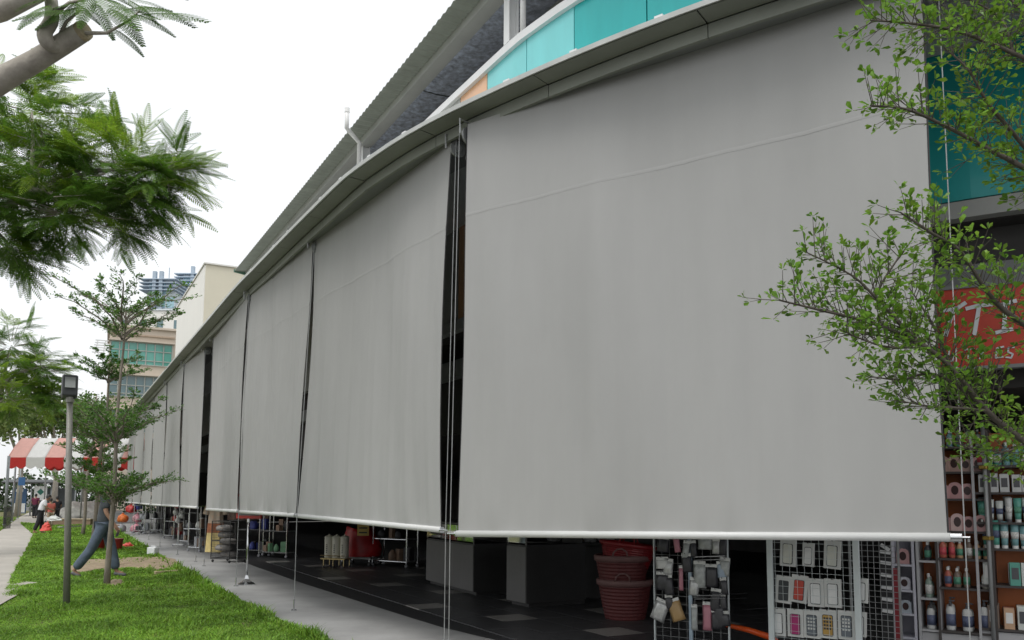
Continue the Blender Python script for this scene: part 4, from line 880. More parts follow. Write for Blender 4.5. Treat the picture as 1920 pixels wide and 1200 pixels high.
for k, (dx, dz, r, ci, nm) in enumerate([(-.3, 0, .36, 4, 'grey plastic bundle at the bottom left of the colourful heap'), (.35, 0, .36, 3, 'pink plastic bundle at the bottom right of the colourful heap'), (-.3, .42, .34, 2, 'orange plastic bundle on the grey one'), (.3, .42, .32, 3, 'pink bundle above another in the colourful heap'), (-.05, .82, .34, 0, 'red plastic bundle near the top of the heap'), (.22, .95, .26, 1, 'blue plastic bundle topping the heap')]):
    o = thing('plastic_bundle', (q.x+dx, q.y+.1*k, dz), nm, 'bundle', 'colourful bundles heaped by the walkway')
    o.scale = (.62, .62, .7); lb_ = MB().lathe([(r*.75, 0), (r, .08), (r*1.04, .2), (r*1.0, .28), (r*.85, .38), (r*.3, .46)], n=18); lb_.v = [(x*(1+.13*math.sin(5*math.atan2(y, x)+z*14+k)), y*(1+.13*math.cos(4*math.atan2(y, x)-z*11)), z+.03*math.sin(x*14+k)) for x, y, z in lb_.v]; lb_.build('bag', M_clr[ci], o, smooth=True); MB().lathe([(.05, .44), (.03, .48), (.09, .56)], n=8).build('knot', M_clr[ci], o)
# things on the lawn
q = G(286, 1042); j = thing('jerry_can', (q.x, q.y, .01), 'white plastic jerry can standing at the lawn’s edge', 'jerry can', rz=-.3)
MB().box((0, 0, .105), (.24, .17, .21)).build('body', mat('milky plastic', (.72, .74, .75), .4), j, bevel=.025); MB().tube([(-.06, 0, .2), (-.05, 0, .235), (.05, 0, .235), (.06, 0, .2)], .012, 8).build('handle', MATS['milky plastic'], j, smooth=True); MB().lathe([(.025, .2), (.025, .24)], (.085, 0, 0), 12).build('cap', MATS['milky plastic'], j)
def bagm(name, loc, r, m, label, rnd):
    o = thing(name, loc, label, 'plastic bag'); b = MB(); rows = []
    for jj in range(8):
        v = jj/7; rr = r*(1-.75*v**1.6); rows.append([(rr*math.cos(t)*(1+.25*rnd.uniform(-1, 1)), rr*.8*math.sin(t)*(1+.25*rnd.uniform(-1, 1)), r*.62*v+rnd.uniform(0, .02)) for t in [2*math.pi*k/12 for k in range(12)]])
    b.loft(rows, closed=True); b.f.append(tuple(84+k for k in range(12))); b.build('bag', m, o)
    MB().tube([(0, 0, r*.5), (.05, .02, r*.8), (.1, 0, r*.55)], .012, 5).build('handle', m, o); return o
bagm('plastic_bag', G(239, 1025), .17, mat('coral plastic bag', (.7, .09, .07), .35), 'crumpled coral plastic bag lying on the grass', random.Random(4))
q = G(216, 1032); bn = thing('red_tub', (q.x, q.y, 0), 'dark red tub standing on the grass behind the walking man', 'tub'); MB().lathe([(.15, 0), (.17, .02), (.2, .30), (.2, .32), (.185, .32), (.165, .04)], n=20).build('tub_wall', mat('maroon plastic', (.24, .02, .015), .4), bn, smooth=False); MB().lathe([(.2, .3), (.215, .305), (.215, .33), (.2, .335)], n=20).build('rim', MATS['maroon plastic'], bn)
q = G(183, 1032); bn = thing('red_tub', (q.x, q.y, 0), 'dark red tub on the grass beside the second sapling’s trunk', 'tub'); MB().lathe([(.15, 0), (.17, .02), (.2, .30), (.2, .32), (.185, .32), (.165, .04)], n=20).build('tub_wall', MATS['maroon plastic'], bn); MB().lathe([(.2, .3), (.215, .305), (.215, .33), (.2, .335)], n=20).build('rim', MATS['maroon plastic'], bn)
p0, p1 = G(290, 1078), G(342, 1074); pk = thing('timber_edging', ((p0.x+p1.x)/2, (p0.y+p1.y)/2, 0), 'pale timber edging board along the near side of the soil', 'board', rz=math.atan2((p1-p0).y, (p1-p0).x)); MB().box((0, 0, .03), ((p1-p0).length, .06, .07)).build('board', mat('pale timber', (.5, .42, .25), .8), pk, bevel=.005); MB().box((-(p1-p0).length/2+.05, .05, .02), (.04, .04, .1)).build('peg', MATS['pale timber'], pk)
# kerb, channel and pale boulder beyond the saplings
k0, k1 = G(92, 985), G(172, 986); kv = (k1-k0); pkb = thing('planter_kerb', ((k0.x+k1.x)/2, (k0.y+k1.y)/2, 0), 'long low brown planter wall beyond the saplings', 'planter', rz=math.atan2(kv.y, kv.x))
MB().box((0, 0, .15), (kv.length, .25, .34)).build('wall', mat('brown render', (.27, .19, .13), .9), pkb, bevel=.01); MB().box((0, 0, .345), (kv.length+.05, .32, .05)).build('capping', mat('tan capping', (.5, .42, .3), .8), pkb, bevel=.008)
k0, k1 = G(118, 991), G(180, 987); kv = k1-k0; b = MB(); 
for o_ in (0, .25): b.box(((k0.x+k1.x)/2, (k0.y+k1.y)/2-o_*1.6, .05), (kv.length, .12, .1), rz=math.atan2(kv.y, kv.x))
tag(b.build('drain_kerb', mat('pale kerb', (.6, .6, .58), .8)), kind='structure')
q = G(156, 979); bo = thing('boulder', (q.x, q.y, 0), 'large pale rounded boulder behind the second sapling', 'boulder')
bm = bmesh.new(); bmesh.ops.create_icosphere(bm, subdivisions=4, radius=1.0)
for v in bm.verts:
    nz = .16*math.sin(v.co.x*3+1)*math.sin(v.co.y*2.7)+.10*math.sin(v.co.x*6.1+v.co.z*5)+.05*math.sin(v.co.z*11+v.co.y*9)
    v.co *= 1+nz; v.co.x *= 1.12; v.co.y *= .8; v.co.z = max(v.co.z*.72+.5, -.05)
    if v.co.x > .5 and v.co.z > .6: v.co.z *= .8
me = bpy.data.meshes.new('rock'); bm.to_mesh(me); bm.free(); me.polygons.foreach_set('use_smooth', [True]*len(me.polygons)); me.materials.append(mat('pale stone', (.68, .67, .63), .9, var=.25, scale=3, bump=.5, bscale=9)); o = bpy.data.objects.new('rock', me); COL.objects.link(o); o.parent = bo; o.scale = (1.0, 1.0, 1.0)

# ================================================================== floodlight post
q = G(125, 1137); M_post = mat('galvanised post', (.27, .265, .24), .5, .4, var=.12, scale=8)
lp = thing('floodlight_post', (q.x, q.y, 0), 'slim grey post on the lawn topped by a boxy dark floodlight', 'lamp post')
topz = D(131, 752, q.y+.02).z; tx = D(131, 752, q.y).x-q.x
MB().tube([(0, 0, -.05), (tx, 0, topz)], [.046, .038], 14).build('post', M_post, lp, smooth=True); MB().tube([(tx, 0, topz-.02), (tx, 0, topz+.06)], .052, 14).build('collar', M_post, lp)
h = MB(); hx, hz = tx-.015, topz+.2
hd = MB().box((hx, 0, hz), (.20, .16, .31), rz=.55, rx=-.25).build('lamp_housing', mat('dark lamp housing', (.045, .048, .052), .4), lp, bevel=.018)
MB().box((hx+.045, -.075, hz+.055), (.13, .012, .16), rz=.55, rx=-.25).build('lens', mat('lamp glass', (.55, .57, .58), .1, .3), hd); MB().box((hx+.045, -.082, hz+.145), (.16, .03, .02), rz=.55, rx=-.25).build('lens_frame', MATS['dark lamp housing'], hd)
MB().tube([(hx-.08, -.02, hz-.1), (hx-.06, 0, topz+.04), (hx+.09, 0, topz+.04), (hx+.1, -.04, hz-.1)], .012, 6).build('yoke', MATS['dark lamp housing'], lp)

# ================================================================== vegetation
LEAF_T = np.array([(0, 0, 0), (.38, .14, .03), (.74, .25, .02), (1, 0, -.06), (.74, -.25, .02), (.38, -.14, .03)])   # obovate leaf, length 1
def leaf_geo(C, dirs, ups, L, Wd, tmpl=LEAF_T):
    """leaves at C pointing along dirs; returns verts and six-sided faces"""
    n = len(C); dirs = dirs/np.linalg.norm(dirs, axis=1)[:, None]; sd = np.cross(ups, dirs); sd /= np.linalg.norm(sd, axis=1)[:, None]+1e-9; up = np.cross(dirs, sd)
    k = len(tmpl); V = C[:, None, :]+L[:, None, None]*(tmpl[None, :, 0:1]*dirs[:, None, :]+Wd[:, None, None]*tmpl[None, :, 1:2]*sd[:, None, :]+tmpl[None, :, 2:3]*up[:, None, :])
    F = np.arange(n*k).reshape(n, k); return V.reshape(-1, 3), F
def rvec(n, flat=1.0):
    v = np.random.normal(size=(n, 3)); v[:, 2] *= flat; return v/(np.linalg.norm(v, axis=1)[:, None]+1e-9)
DIA_T = np.array([(0, 0, 0), (.5, .27, .03), (1, 0, 0), (.5, -.27, .03)])
def sapling(base, label, tiers, height, lean, leaf_m, lsize, dens, seed, tr=.05):
    rnd = random.Random(seed); np.random.seed(seed)
    root = thing('sapling_tree', (base.x, base.y, 0), label, 'tree', 'young tiered trees on the lawn'); tb_ = MB()
    def trunk_pt(z): return Vector((lean[0]*z/height+.02*math.sin(z*2.1+seed), lean[1]*z/height+.02*math.cos(z*1.7), z))
    zs = [height*k/14 for k in range(15)]; tb_.tube([trunk_pt(z)-Vector((0, 0, .03 if z == 0 else 0)) for z in zs], [tr*(1-.72*z/height)*(1.25 if z == 0 else 1) for z in zs], 9)
    LC, LD = [], []
    for (z0, R, nb, rise, az0, span) in tiers:
        for b_ in range(nb):
            az = az0+span*(b_+rnd.uniform(-.3, .3))/nb; Rb = R*rnd.uniform(.68, 1.05); p0 = trunk_pt(z0+rnd.uniform(-.06, .06)); dr = Vector((math.cos(az), math.sin(az), 0)); sdv = Vector((-dr.y, dr.x, 0))
            pts = [p0+dr*Rb*u+Vector((0, 0, rise*(u**.75)*rnd.uniform(.9, 1.1)))+sdv*.05*math.sin(u*5+b_) for u in (0, .2, .4, .6, .8, 1)]
            tb_.tube(pts, [.014*(1-.7*k/5)*R/.9 for k in range(6)], 5, cap=False)
            for k in range(1, 6):
                for tw in range(3):
                    u = rnd.uniform(-.5, .5); P0 = pts[k].lerp(pts[k-1], rnd.random()*.8); sa = rnd.uniform(.5, 1.1)*rnd.choice((-1, 1))
                    L = Rb*rnd.uniform(.14, .34)*(1.15-.5*k/5); d2 = (dr*math.cos(sa)+sdv*math.sin(sa)+Vector((0, 0, rnd.uniform(.0, .45)))).normalized(); P1 = P0+d2*L
                    tb_.tube([P0, P1], [.004, .002], 3, cap=False)
                    for q_ in range(int(dens)):
                        f_ = rnd.uniform(.15, 1.05); c_ = P0.lerp(P1, f_); LC.append(c_+Vector((rnd.gauss(0, .02), rnd.gauss(0, .02), rnd.gauss(.012, .018)))); LD.append(d2*.8+Vector((rnd.gauss(0, .6), rnd.gauss(0, .6), rnd.gauss(.2, .35))))
    tb_.build('trunk', M_bark, root, smooth=True)
    C = np.array([tuple(v) for v in LC]); Dv = np.array([tuple(v) for v in LD]); n = len(C); ups = rvec(n, 1.0)*.7+np.array([0, 0, 1.0])
    V, F = leaf_geo(C, Dv, ups, np.random.uniform(.6, 1.25, n)*lsize, np.random.uniform(.8, 1.2, n), DIA_T if lsize > 0.06 else LEAF_T); o = np_mesh('crown', V, F, leaf_m, root); tag(o, kind='stuff'); return root
PI2 = 2*math.pi
s1 = G(201, 1099)
sapling(s1, 'nearest young tiered tree, its trunk before the walking man', [(1.40, 1.0, 9, .38, .3, PI2), (1.52, .85, 7, .36, 1.0, PI2), (2.42, 1.02, 8, .55, .1, PI2), (2.55, .8, 7, .62, .9, PI2), (4.25, 1.15, 7, .55, .2, PI2), (4.45, 1.2, 6, .75, .7, PI2), (4.6, .6, 5, .55, .3, PI2)], 4.75, (.05, 0), M_leaf_dk, .056, 17, 17, .05)
s2 = G(171, 1035)
sapling(s2, 'second young tiered tree, beside the red tub on the grass', [(2.1, .9, 8, .4, .1, PI2), (3.0, 1.3, 9, .5, .4, PI2), (3.3, 1.2, 8, .5, .2, PI2), (4.7, 1.1, 7, .45, .5, PI2), (4.9, .9, 6, .55, .1, PI2)], 5.3, (.25, 0), M_leaf, .07, 20, 12, .06)
s3 = G(154, 1005)
sapling(s3, 'third young tiered tree, in front of the pale boulder', [(1.9, 1.2, 8, .4, .1, PI2), (3.05, 1.35, 9, .5, .2, PI2), (3.3, 1.1, 7, .6, .6, PI2), (4.7, 1.3, 8, .6, .2, PI2)], 5.4, (.28, 0), M_leaf, .085, 15, 13, .07)
s4 = G(181, 994)
sapling(s4, 'fourth young tiered tree, farthest along the lawn under the awning’s edge', [(3.2, 1.4, 8, .6, .1, PI2), (4.6, 1.5, 8, .7, .2, PI2)], 5.4, (.2, 0), M_leaf, .095, 10, 14, .075)

# near tree at the right: branches reach in from a trunk outside the picture
np.random.seed(5); rnd = random.Random(5)
DN = 3.5; tx_ = D(2110, 900, DN)
nt_ = thing('leafy_tree', (tx_.x, tx_.y, 0), 'bright small leaved tree whose branches reach in from the right edge', 'tree')
tk = MB(); tk.tube([tx_*1+Vector((0, 0, -tx_.z-.05)), Vector((tx_.x+.03, tx_.y, 1.0)), Vector((tx_.x-.02, tx_.y+.02, 2.2)), Vector((tx_.x+.02, tx_.y, 3.6)), Vector((tx_.x, tx_.y, 4.8))], [.075, .06, .05, .035, .015], 12)
BR = [  # image sight lines and distances along each limb, from the trunk outwards; radius; leaf density
    ([(2100, 860, 3.5), (1990, 870, 3.45), (1905, 815, 3.4), (1850, 770, 3.35), (1782, 688, 3.3), (1722, 642, 3.25), (1630, 604, 3.2), (1540, 582, 3.15), (1462, 563, 3.1)], .015),
    ([(1850, 770, 3.35), (1790, 720, 3.4), (1740, 700, 3.42), (1690, 712, 3.45), (1632, 706, 3.48)], .009),
    ([(1722, 642, 3.25), (1680, 600, 3.25), (1640, 556, 3.22), (1595, 515, 3.2), (1512, 473, 3.18)], .009),
    ([(1782, 688, 3.3), (1755, 620, 3.35), (1728, 575, 3.38), (1705, 540, 3.4)], .007),
    ([(2100, 640, 3.5), (1990, 650, 3.4), (1918, 606, 3.3), (1873, 573, 3.25), (1840, 531, 3.2), (1800, 470, 3.15), (1745, 435, 3.1), (1688, 398, 3.1)], .014),
    ([(2100, 420, 3.5), (1990, 360, 3.4), (1915, 312, 3.3), (1850, 278, 3.25), (1780, 240, 3.2), (1700, 205, 3.15), (1632, 198, 3.1)], .014),
    ([(1990, 360, 3.4), (1900, 250, 3.3), (1850, 190, 3.25), (1815, 130, 3.2), (1770, 90, 3.2)], .010),
    ([(2100, 250, 3.5), (2000, 150, 3.4), (1900, 100, 3.3), (1800, 60, 3.25), (1720, 45, 3.2), (1632, 38, 3.15)], .012),
    ([(1850, 770, 3.35), (1800, 765, 3.3), (1745, 762, 3.28), (1690, 752, 3.25)], .006),
    ([(1722, 642, 3.25), (1690, 652, 3.2), (1640, 645, 3.18), (1575, 618, 3.15)], .006),
    ([(1640, 556, 3.22), (1660, 520, 3.2), (1680, 490, 3.2), (1690, 470, 3.2)], .005),
    ([(2100, 250, 3.5), (2010, 60, 3.45), (1920, 20, 3.4), (1860, -30, 3.4), (1780, -60, 3.4)], .010),
    ([(1900, 100, 3.3), (1880, 40, 3.3), (1840, 10, 3.3), (1790, -10, 3.3)], .006),
    ([(2100, 700, 3.5), (2000, 780, 3.7), (1930, 830, 3.8), (1860, 850, 3.85), (1790, 830, 3.9)], .010),
]
LC, LD, LUP = [], [], []
def rosette(p, d, k):
    for _ in range(k):
        v = (d*.7+Vector((rnd.gauss(0, .75), rnd.gauss(0, .75), rnd.gauss(.25, .55)))).normalized(); LC.append(p+v*.004); LD.append(v); LUP.append(Vector((rnd.gauss(0, .5), rnd.gauss(0, .5), 1)))
for pts_, r in BR:
    P = [D(*q) for q in pts_]; Q = catmull(P, 4); n = len(Q)
    tk.tube(Q, [r*(1-.86*k/(n-1))+.0012 for k in range(n)], 6, cap=False)
    tot = sum((Q[k+1]-Q[k]).length for k in range(n-1)); step = 0
    for k in range(1, n):
        seg = (Q[k]-Q[k-1]); nn = max(1, int(seg.length/.0095)); u0 = k/n
        if PX(Q[k])[0] > 1990: continue
        for m_ in range(nn):
            p0 = Q[k-1]+seg*(m_+rnd.random())/nn; d0 = seg.normalized()
            side = Vector((rnd.gauss(0, 1), rnd.gauss(0, 1), rnd.gauss(.35, .8))); side = (side-d0*side.dot(d0)).normalized()
            L = rnd.uniform(.05, .24)*(1.15-.55*u0); d1 = (d0*rnd.uniform(.5, 1.0)+side).normalized(); p1 = p0+d1*L*.5+Vector((0, 0, .008)); p2 = p0+d1*L+Vector((0, 0, .02))
            tk.tube([p0, p1, p2], [.0022, .0018, .0011], 3, cap=False)
            rosette(p2, d1, rnd.randint(4, 7)); rosette(p1, d1, rnd.randint(2, 4))
            if L > .13: rosette(p0.lerp(p1, .5), side, 2); p3 = p1+(d1+side*.9).normalized()*L*.4; tk.tube([p1, p3], [.0014, .001], 3, cap=False); rosette(p3, d1, 4)
    rosette(Q[-1], (Q[-1]-Q[-2]).normalized(), 5)
for k in range(16):                       # rest of the crown, outside the view, added to shade the right side
    a_ = rnd.uniform(-1.2, 1.9); z_ = rnd.uniform(2.0, 4.6); p0 = Vector((tx_.x, tx_.y, z_)); L = rnd.uniform(.9, 1.5)*(1.1-.12*(z_-2)); p1 = p0+Vector((math.cos(a_)*L*.5, math.sin(a_)*L*.5, .2)); p2 = p0+Vector((math.cos(a_)*L, math.sin(a_)*L, .45))
    if PX(p2)[0] < 2010 or PX(p1)[0] < 2010: continue
    tk.tube([p0, p1, p2], [.012, .008, .003], 5, cap=False)
    for q_ in range(90):
        f_ = rnd.uniform(.2, 1.05); c_ = (p0.lerp(p1, f_*2) if f_ < .5 else p1.lerp(p2, f_*2-1))+Vector((rnd.gauss(0, .13), rnd.gauss(0, .13), rnd.gauss(.03, .09)))
        if PX(c_)[0] > 1990: rosette(c_, Vector((math.cos(a_), math.sin(a_), .2)), 6)
tk.build('trunk', M_bark_d, nt_, smooth=True, world=True)
C = np.array([tuple(v-nt_.location) for v in LC]); Dv = np.array([tuple(v) for v in LD]); Uv = np.array([tuple(v) for v in LUP]); n = len(C); Ls = np.random.choice([.55, .85, .95, 1.1], n)*np.random.uniform(.022, .041, n); Ws = np.random.uniform(.85, 1.2, n)
front = np.array([(0 < PX(Vector(LC[i]))[0] < 1915 and 5 < PX(Vector(LC[i]))[1]) for i in range(n)])
score = np.where(front, Ls/np.linalg.norm(C+np.array(nt_.location)-np.array([0, 0, 1.5]), axis=1), 0); big = np.argsort(-score)[:290]; rest = np.setdiff1d(np.arange(n), big)
V, F = leaf_geo(C[rest], Dv[rest], Uv[rest], Ls[rest], Ws[rest]); tag(np_mesh('foliage', V, F, M_leaf_near, nt_), kind='stuff')
lm = bpy.data.meshes.new('leaf'); lm.from_pydata([tuple(q) for q in LEAF_T*np.array([1, 1, 1])], [], [tuple(range(6))]); lm.materials.append(M_leaf_near)
for i in big:
    o = bpy.data.objects.new('leaf', lm); COL.objects.link(o); o.parent = nt_
    d = Vector(Dv[i]).normalized(); sdv = Vector(Uv[i]).cross(d).normalized(); u_ = d.cross(sdv); L = Ls[i]
    o.matrix_basis = Matrix(((d.x*L, sdv.x*L*Ws[i], u_.x*L, C[i][0]), (d.y*L, sdv.y*L*Ws[i], u_.y*L, C[i][1]), (d.z*L, sdv.z*L*Ws[i], u_.z*L, C[i][2]), (0, 0, 0, 1)))

# feathery trees: bipinnate fronds
def frond_geo(pairs=14, length=.46, detail=False):
    V, F = [], []
    def quad(p, d, w, nrm=(0, 0, 1)):
        d = Vector(d); sd_ = Vector(nrm).cross(d).normalized()*w; k = len(V); m_ = Vector(p)+d*.5; V.extend([tuple(p), tuple(m_+sd_), tuple(Vector(p)+d), tuple(m_-sd_)]); F.append((k, k+1, k+2, k+3))
    prev = None
    for i in range(pairs):
        u = (i+.6)/pairs; x = length*u; z = -.22*length*u*u+.10*length*u; pl_ = .095*math.sin(math.pi*min(1, .22+.72*u))**.8*(1.1-.35*u)
        for sg in (-1, 1):
            d = Vector((math.cos(1.05)*pl_, sg*math.sin(1.05)*pl_, -.18*pl_))
            if not detail: quad((x, 0, z), d, .0095)
            else:
                for q_ in range(9):
                    f_ = (q_+.5)/9; pp = Vector((x, 0, z))+d*f_; perp = Vector((-d.y, d.x, 0)).normalized()
                    for s2_ in (-1, 1): quad(pp, perp*s2_*.017*(1.1-.5*f_)+d*.06, .0062)
                quad((x, 0, z), d, .0012)
    ra = [(length*u, 0, -.22*length*u*u+.10*length*u) for u in (0, .33, .66, 1)]
    for a_, b_ in zip(ra[:-1], ra[1:]): k = len(V); V.extend([(a_[0], -.003, a_[2]), (a_[0], .003, a_[2]), (b_[0], .0025, b_[2]), (b_[0], -.0025, b_[2])]); F.append((k, k+1, k+2, k+3))
    return np.array(V), np.array(F)
FV, FF = frond_geo(); FVd, FFd = frond_geo(16, .46, True)
def fronds_np(pos, dirs, roll, scale, tmplV=None, tmplF=None):
    tmplV = FV if tmplV is None else tmplV; tmplF = FF if tmplF is None else tmplF
    d = dirs/np.linalg.norm(dirs, axis=1)[:, None]; up = np.array([0, 0, 1.0])+roll; s_ = np.cross(up, d); s_ /= np.linalg.norm(s_, axis=1)[:, None]; u_ = np.cross(d, s_)
    V = pos[:, None, :]+scale[:, None, None]*(tmplV[None, :, 0:1]*d[:, None]+tmplV[None, :, 1:2]*s_[:, None]+tmplV[None, :, 2:3]*u_[:, None]); k = len(tmplV)
    F = (np.arange(len(pos))[:, None, None]*k+tmplF[None]).reshape(-1, 4); return V.reshape(-1, 3), F
def mesh_of(name, V, F, m): 
    o = np_mesh(name, V, F, m); me = o.data; bpy.data.objects.remove(o); return me
ME_F = {True: mesh_of('frond', FV, FF, M_frond_y), False: mesh_of('frond', FV, FF, M_frond)}; ME_FD = mesh_of('frond', FVd, FFd, M_frond)
def frond_obj(parent, me, pos, d, roll, sc):
    o = bpy.data.objects.new('frond', me); COL.objects.link(o); o.parent = parent; d = Vector(d).normalized(); s_ = (Vector((0, 0, 1))+Vector(roll)).cross(d).normalized(); u_ = d.cross(s_)
    o.matrix_basis = Matrix(((d.x*sc, s_.x*sc, u_.x*sc, pos[0]), (d.y*sc, s_.y*sc, u_.y*sc, pos[1]), (d.z*sc, s_.z*sc, u_.z*sc, pos[2]), (0, 0, 0, 1)))
def feathery(name, base, trunk_pts, trunk_r, blobs, label, group, seed, nobj, limb_m=M_bark_p, scale=1.0):
    """blobs: (centre, rx, ry, rz, number of tufts, share of yellow fronds); a tuft is a branch tip with a whorl of fronds"""
    rnd_ = random.Random(seed); root = thing(name, (base[0], base[1], 0), label, 'tree', group); tk_ = MB(); tk_.tube(trunk_pts, trunk_r, 10)
    bp = [Vector(q) for q in trunk_pts]; pos, dr, rl, sc_, yl = [], [], [], [], []
    for (c, rx, ry, rz_, nt2, ys) in blobs:
        c = Vector(c); hub = min(bp, key=lambda q: (q-c).length); tk_.tube(catmull([hub, hub.lerp(c, .5)+Vector((0, 0, .12)), c], 4), [trunk_r[-1]*.75*(1-.8*k/8)+.004 for k in range(9)], 6, cap=False)
        for _ in range(int(nt2*1.7)):
            while True:
                v = Vector((rnd_.uniform(-1, 1), rnd_.uniform(-1, 1), rnd_.uniform(-1, 1)))
                if v.length <= 1 and v.length > .25: break
            tip = c+Vector((v.x*rx, v.y*ry, v.z*rz_)); outw = (Vector((v.x, v.y, v.z*.35))).normalized()
            if rnd_.random() < .45: tk_.tube([c+(tip-c)*.25, tip], [.010*scale, .004*scale], 4, cap=False)
            nf = rnd_.randint(11, 15); young = rnd_.random() < ys*(1.4 if v.z > .0 else .4)
            tw = (outw+Vector((rnd_.gauss(0, .5), rnd_.gauss(0, .5), rnd_.gauss(.0, .22)))).normalized(); sdw = tw.cross(Vector((0, 0, 1))).normalized(); tl2 = rnd_.uniform(.22, .4)*scale
            tk_.tube([tip-tw*tl2*.4, tip+tw*tl2*.6], [.006*scale, .002*scale], 4, cap=False)
            for q_ in range(nf):                       # fronds alternate along the twig, spreading and drooping
                f_ = q_/(nf-1); sg = 1 if q_ % 2 else -1; aa = rnd_.uniform(.5, 1.25)*(1-.5*f_); d = tw*math.cos(aa)+sdw*sg*math.sin(aa)+Vector((0, 0, rnd_.uniform(-.22, .22)))
                if v.z < -.2: d.z -= .22
                pos.append(tuple(tip+tw*tl2*(f_-.4)-Vector((*root.location.xy, 0)))); dr.append(tuple(d)); rl.append((rnd_.gauss(0, .3), rnd_.gauss(0, .3), 0)); sc_.append(rnd_.uniform(.5, .85)*scale); yl.append(young)
    tk_.build('trunk', limb_m, root, smooth=True, world=True); pos, dr, rl, sc_, yl = map(np.array, (pos, dr, rl, sc_, yl))
    idx = np.arange(len(pos)); np.random.seed(seed)
    vis_ = np.array([0 < PX(Vector(p)+Vector((*root.location.xy, 0)))[0] < 1920 for p in pos]); pick = np.random.permutation(idx[vis_])[:nobj]; rest = np.setdiff1d(idx, pick)
    for i in pick: frond_obj(root, ME_F[bool(yl[i])], pos[i], dr[i], rl[i], sc_[i])
    for fl, m in ((True, M_frond_y), (False, M_frond)):
        r_ = rest[yl[rest] == fl]
        if len(r_): V, F = fronds_np(pos[r_], dr[r_], rl[r_], sc_[r_]); tag(np_mesh('foliage', V, F, m, root), kind='stuff')
    return root
d1 = 9.0
def bl(px, py, d, rpx, ry, rpy, n, ys): c = D(px, py, d); k = d/FPX; return (c, rpx*k, ry, rpy*k, n, ys)
tb1 = D(-330, 700, 9.3)
feathery('feathery_tree', tb1, [Vector((tb1.x, tb1.y, -.05)), Vector((tb1.x, tb1.y, 1.6)), Vector((tb1.x+.2, tb1.y-.1, 3.0)), D(-60, 430, 9.1), D(60, 360, 9.0)], [.19, .15, .12, .07, .04],
    [bl(90, 300, 9.0, 150, .9, 110, 34, .5), bl(60, 210, 9.2, 120, .7, 65, 20, .55), bl(215, 320, 8.9, 95, .7, 75, 26, .5), bl(310, 320, 8.8, 42, .4, 55, 15, .45), bl(125, 400, 9.0, 150, .8, 42, 26, .15), bl(275, 370, 8.9, 65, .5, 30, 11, .08), bl(15, 455, 9.1, 55, .6, 30, 12, .1), bl(-120, 330, 9.2, 160, 1.2, 170, 34, .4), bl(20, 370, 9.3, 130, .8, 100, 26, .3)],
    'large feathery leaved tree filling the upper left of the view', None, 21, 290)
# near limb with a sawn end and a spray of fronds
rnd = random.Random(3); lt = D(-420, 900, 4.3); lr = thing('pruned_tree', (lt.x, lt.y, 0), 'tree with thick sawn off grey limb crossing the top left corner', 'tree')
tk = MB(); tk.tube([Vector((lt.x, lt.y, -.05)), Vector((lt.x, lt.y, 1.5)), Vector((lt.x+.1, lt.y, 2.3)), D(-160, 260, 4.2)], [.17, .14, .12, .09], 14)
tk.tube(catmull([D(-160, 260, 4.2), D(-10, 158, 4.1), D(70, 112, 4.05), D(150, 62, 4.0)], 4), [.085, .078, .072, .066, .062, .060, .057, .055, .053, .052, .051, .050, .049], 14)
tk.tube(catmull([D(112, 88, 4.02), D(92, 84, 3.96), D(84, 62, 3.94), D(98, 30, 3.95), D(90, -40, 4.0)], 4), [.032]*5+[.037]*4+[.034]*4+[.032]*4, 10)
tk.tube([D(-160, 260, 4.2), D(-140, 60, 4.2), D(0, 20, 4.1), D(80, -20, 4.1)], [.08, .07, .055, .05], 10)
for a_ in ([(150, 62, 4.0), (200, 62, 3.95), (240, 40, 3.9), (262, 20, 3.9)], [(110, 70, 4.0), (125, 40, 3.95), (150, 20, 3.92)], [(98, 30, 3.95), (130, 5, 3.9), (200, -10, 3.9)]): tk.tube([D(*q) for q in a_], [.011, .008, .006, .004][:len(a_)], 6, cap=False)
tk.build('trunk', M_bark_p, lr, smooth=True, world=True)
ec = D(153, 60, 4.0); e1_ = D(160, 56, 3.99); MB().tube([ec, e1_], [.050, .047], 14).build('sawn_end', mat('sawn wood', (.36, .30, .2), .9, var=.3, scale=12), lr, world=True)
for (x0, y0, x1, y1, sc_) in [(245, 30, 385, 20, .9), (250, 25, 330, 60, .75), (215, 55, 272, 100, .45), (200, 10, 300, 25, .8), (140, 20, 20, 25, .85), (150, 15, 60, 45, .8), (150, 10, 230, 50, .8), (190, -5, 260, 40, .8), (130, 0, 190, 40, .8), (250, -10, 350, -12, .9), (100, -5, 25, 10, .8), (240, 0, 300, 40, .8), (170, -15, 150, 45, .7), (160, 5, 90, 10, .7), (230, 20, 320, 10, .8), (120, 12, 45, 30, .8), (205, 15, 270, 75, .7), (175, 5, 215, 70, .7), (140, 5, 110, 55, .7), (95, 10, 30, 45, .7), (215, -5, 310, 5, .8), (260, 10, 365, 35, .8), (130, -10, 60, -5, .8), (180, -20, 250, 5, .8)]:
    p, q = D(x0, y0, 3.9), D(x1, y1, 3.9+rnd.uniform(-.2, .2)); frond_obj(lr, ME_FD, p-lr.location, q-p, (rnd.gauss(.1, .3), -.9, 0), (q-p).length/.46)
# mid distance tree on the left
tb2 = D(-40, 900, 21)
feathery('feathery_tree', tb2, [Vector((tb2.x, tb2.y, -.05)), Vector((tb2.x+.05, tb2.y, 1.6)), Vector((tb2.x+.2, tb2.y, 2.6)), D(5, 720, 21)], [.17, .13, .11, .06],
    [bl(20, 650, 21, 60, 1.0, 55, 30, .3), bl(75, 690, 20.8, 42, .8, 50, 28, .25), bl(15, 745, 20.5, 50, .8, 45, 24, .8), bl(-70, 690, 21, 90, 1.2, 90, 40, .3), bl(95, 740, 21, 30, .7, 30, 14, .25)], 'feathery tree at the left edge above the footpath', None, 22, 120, scale=1.15)
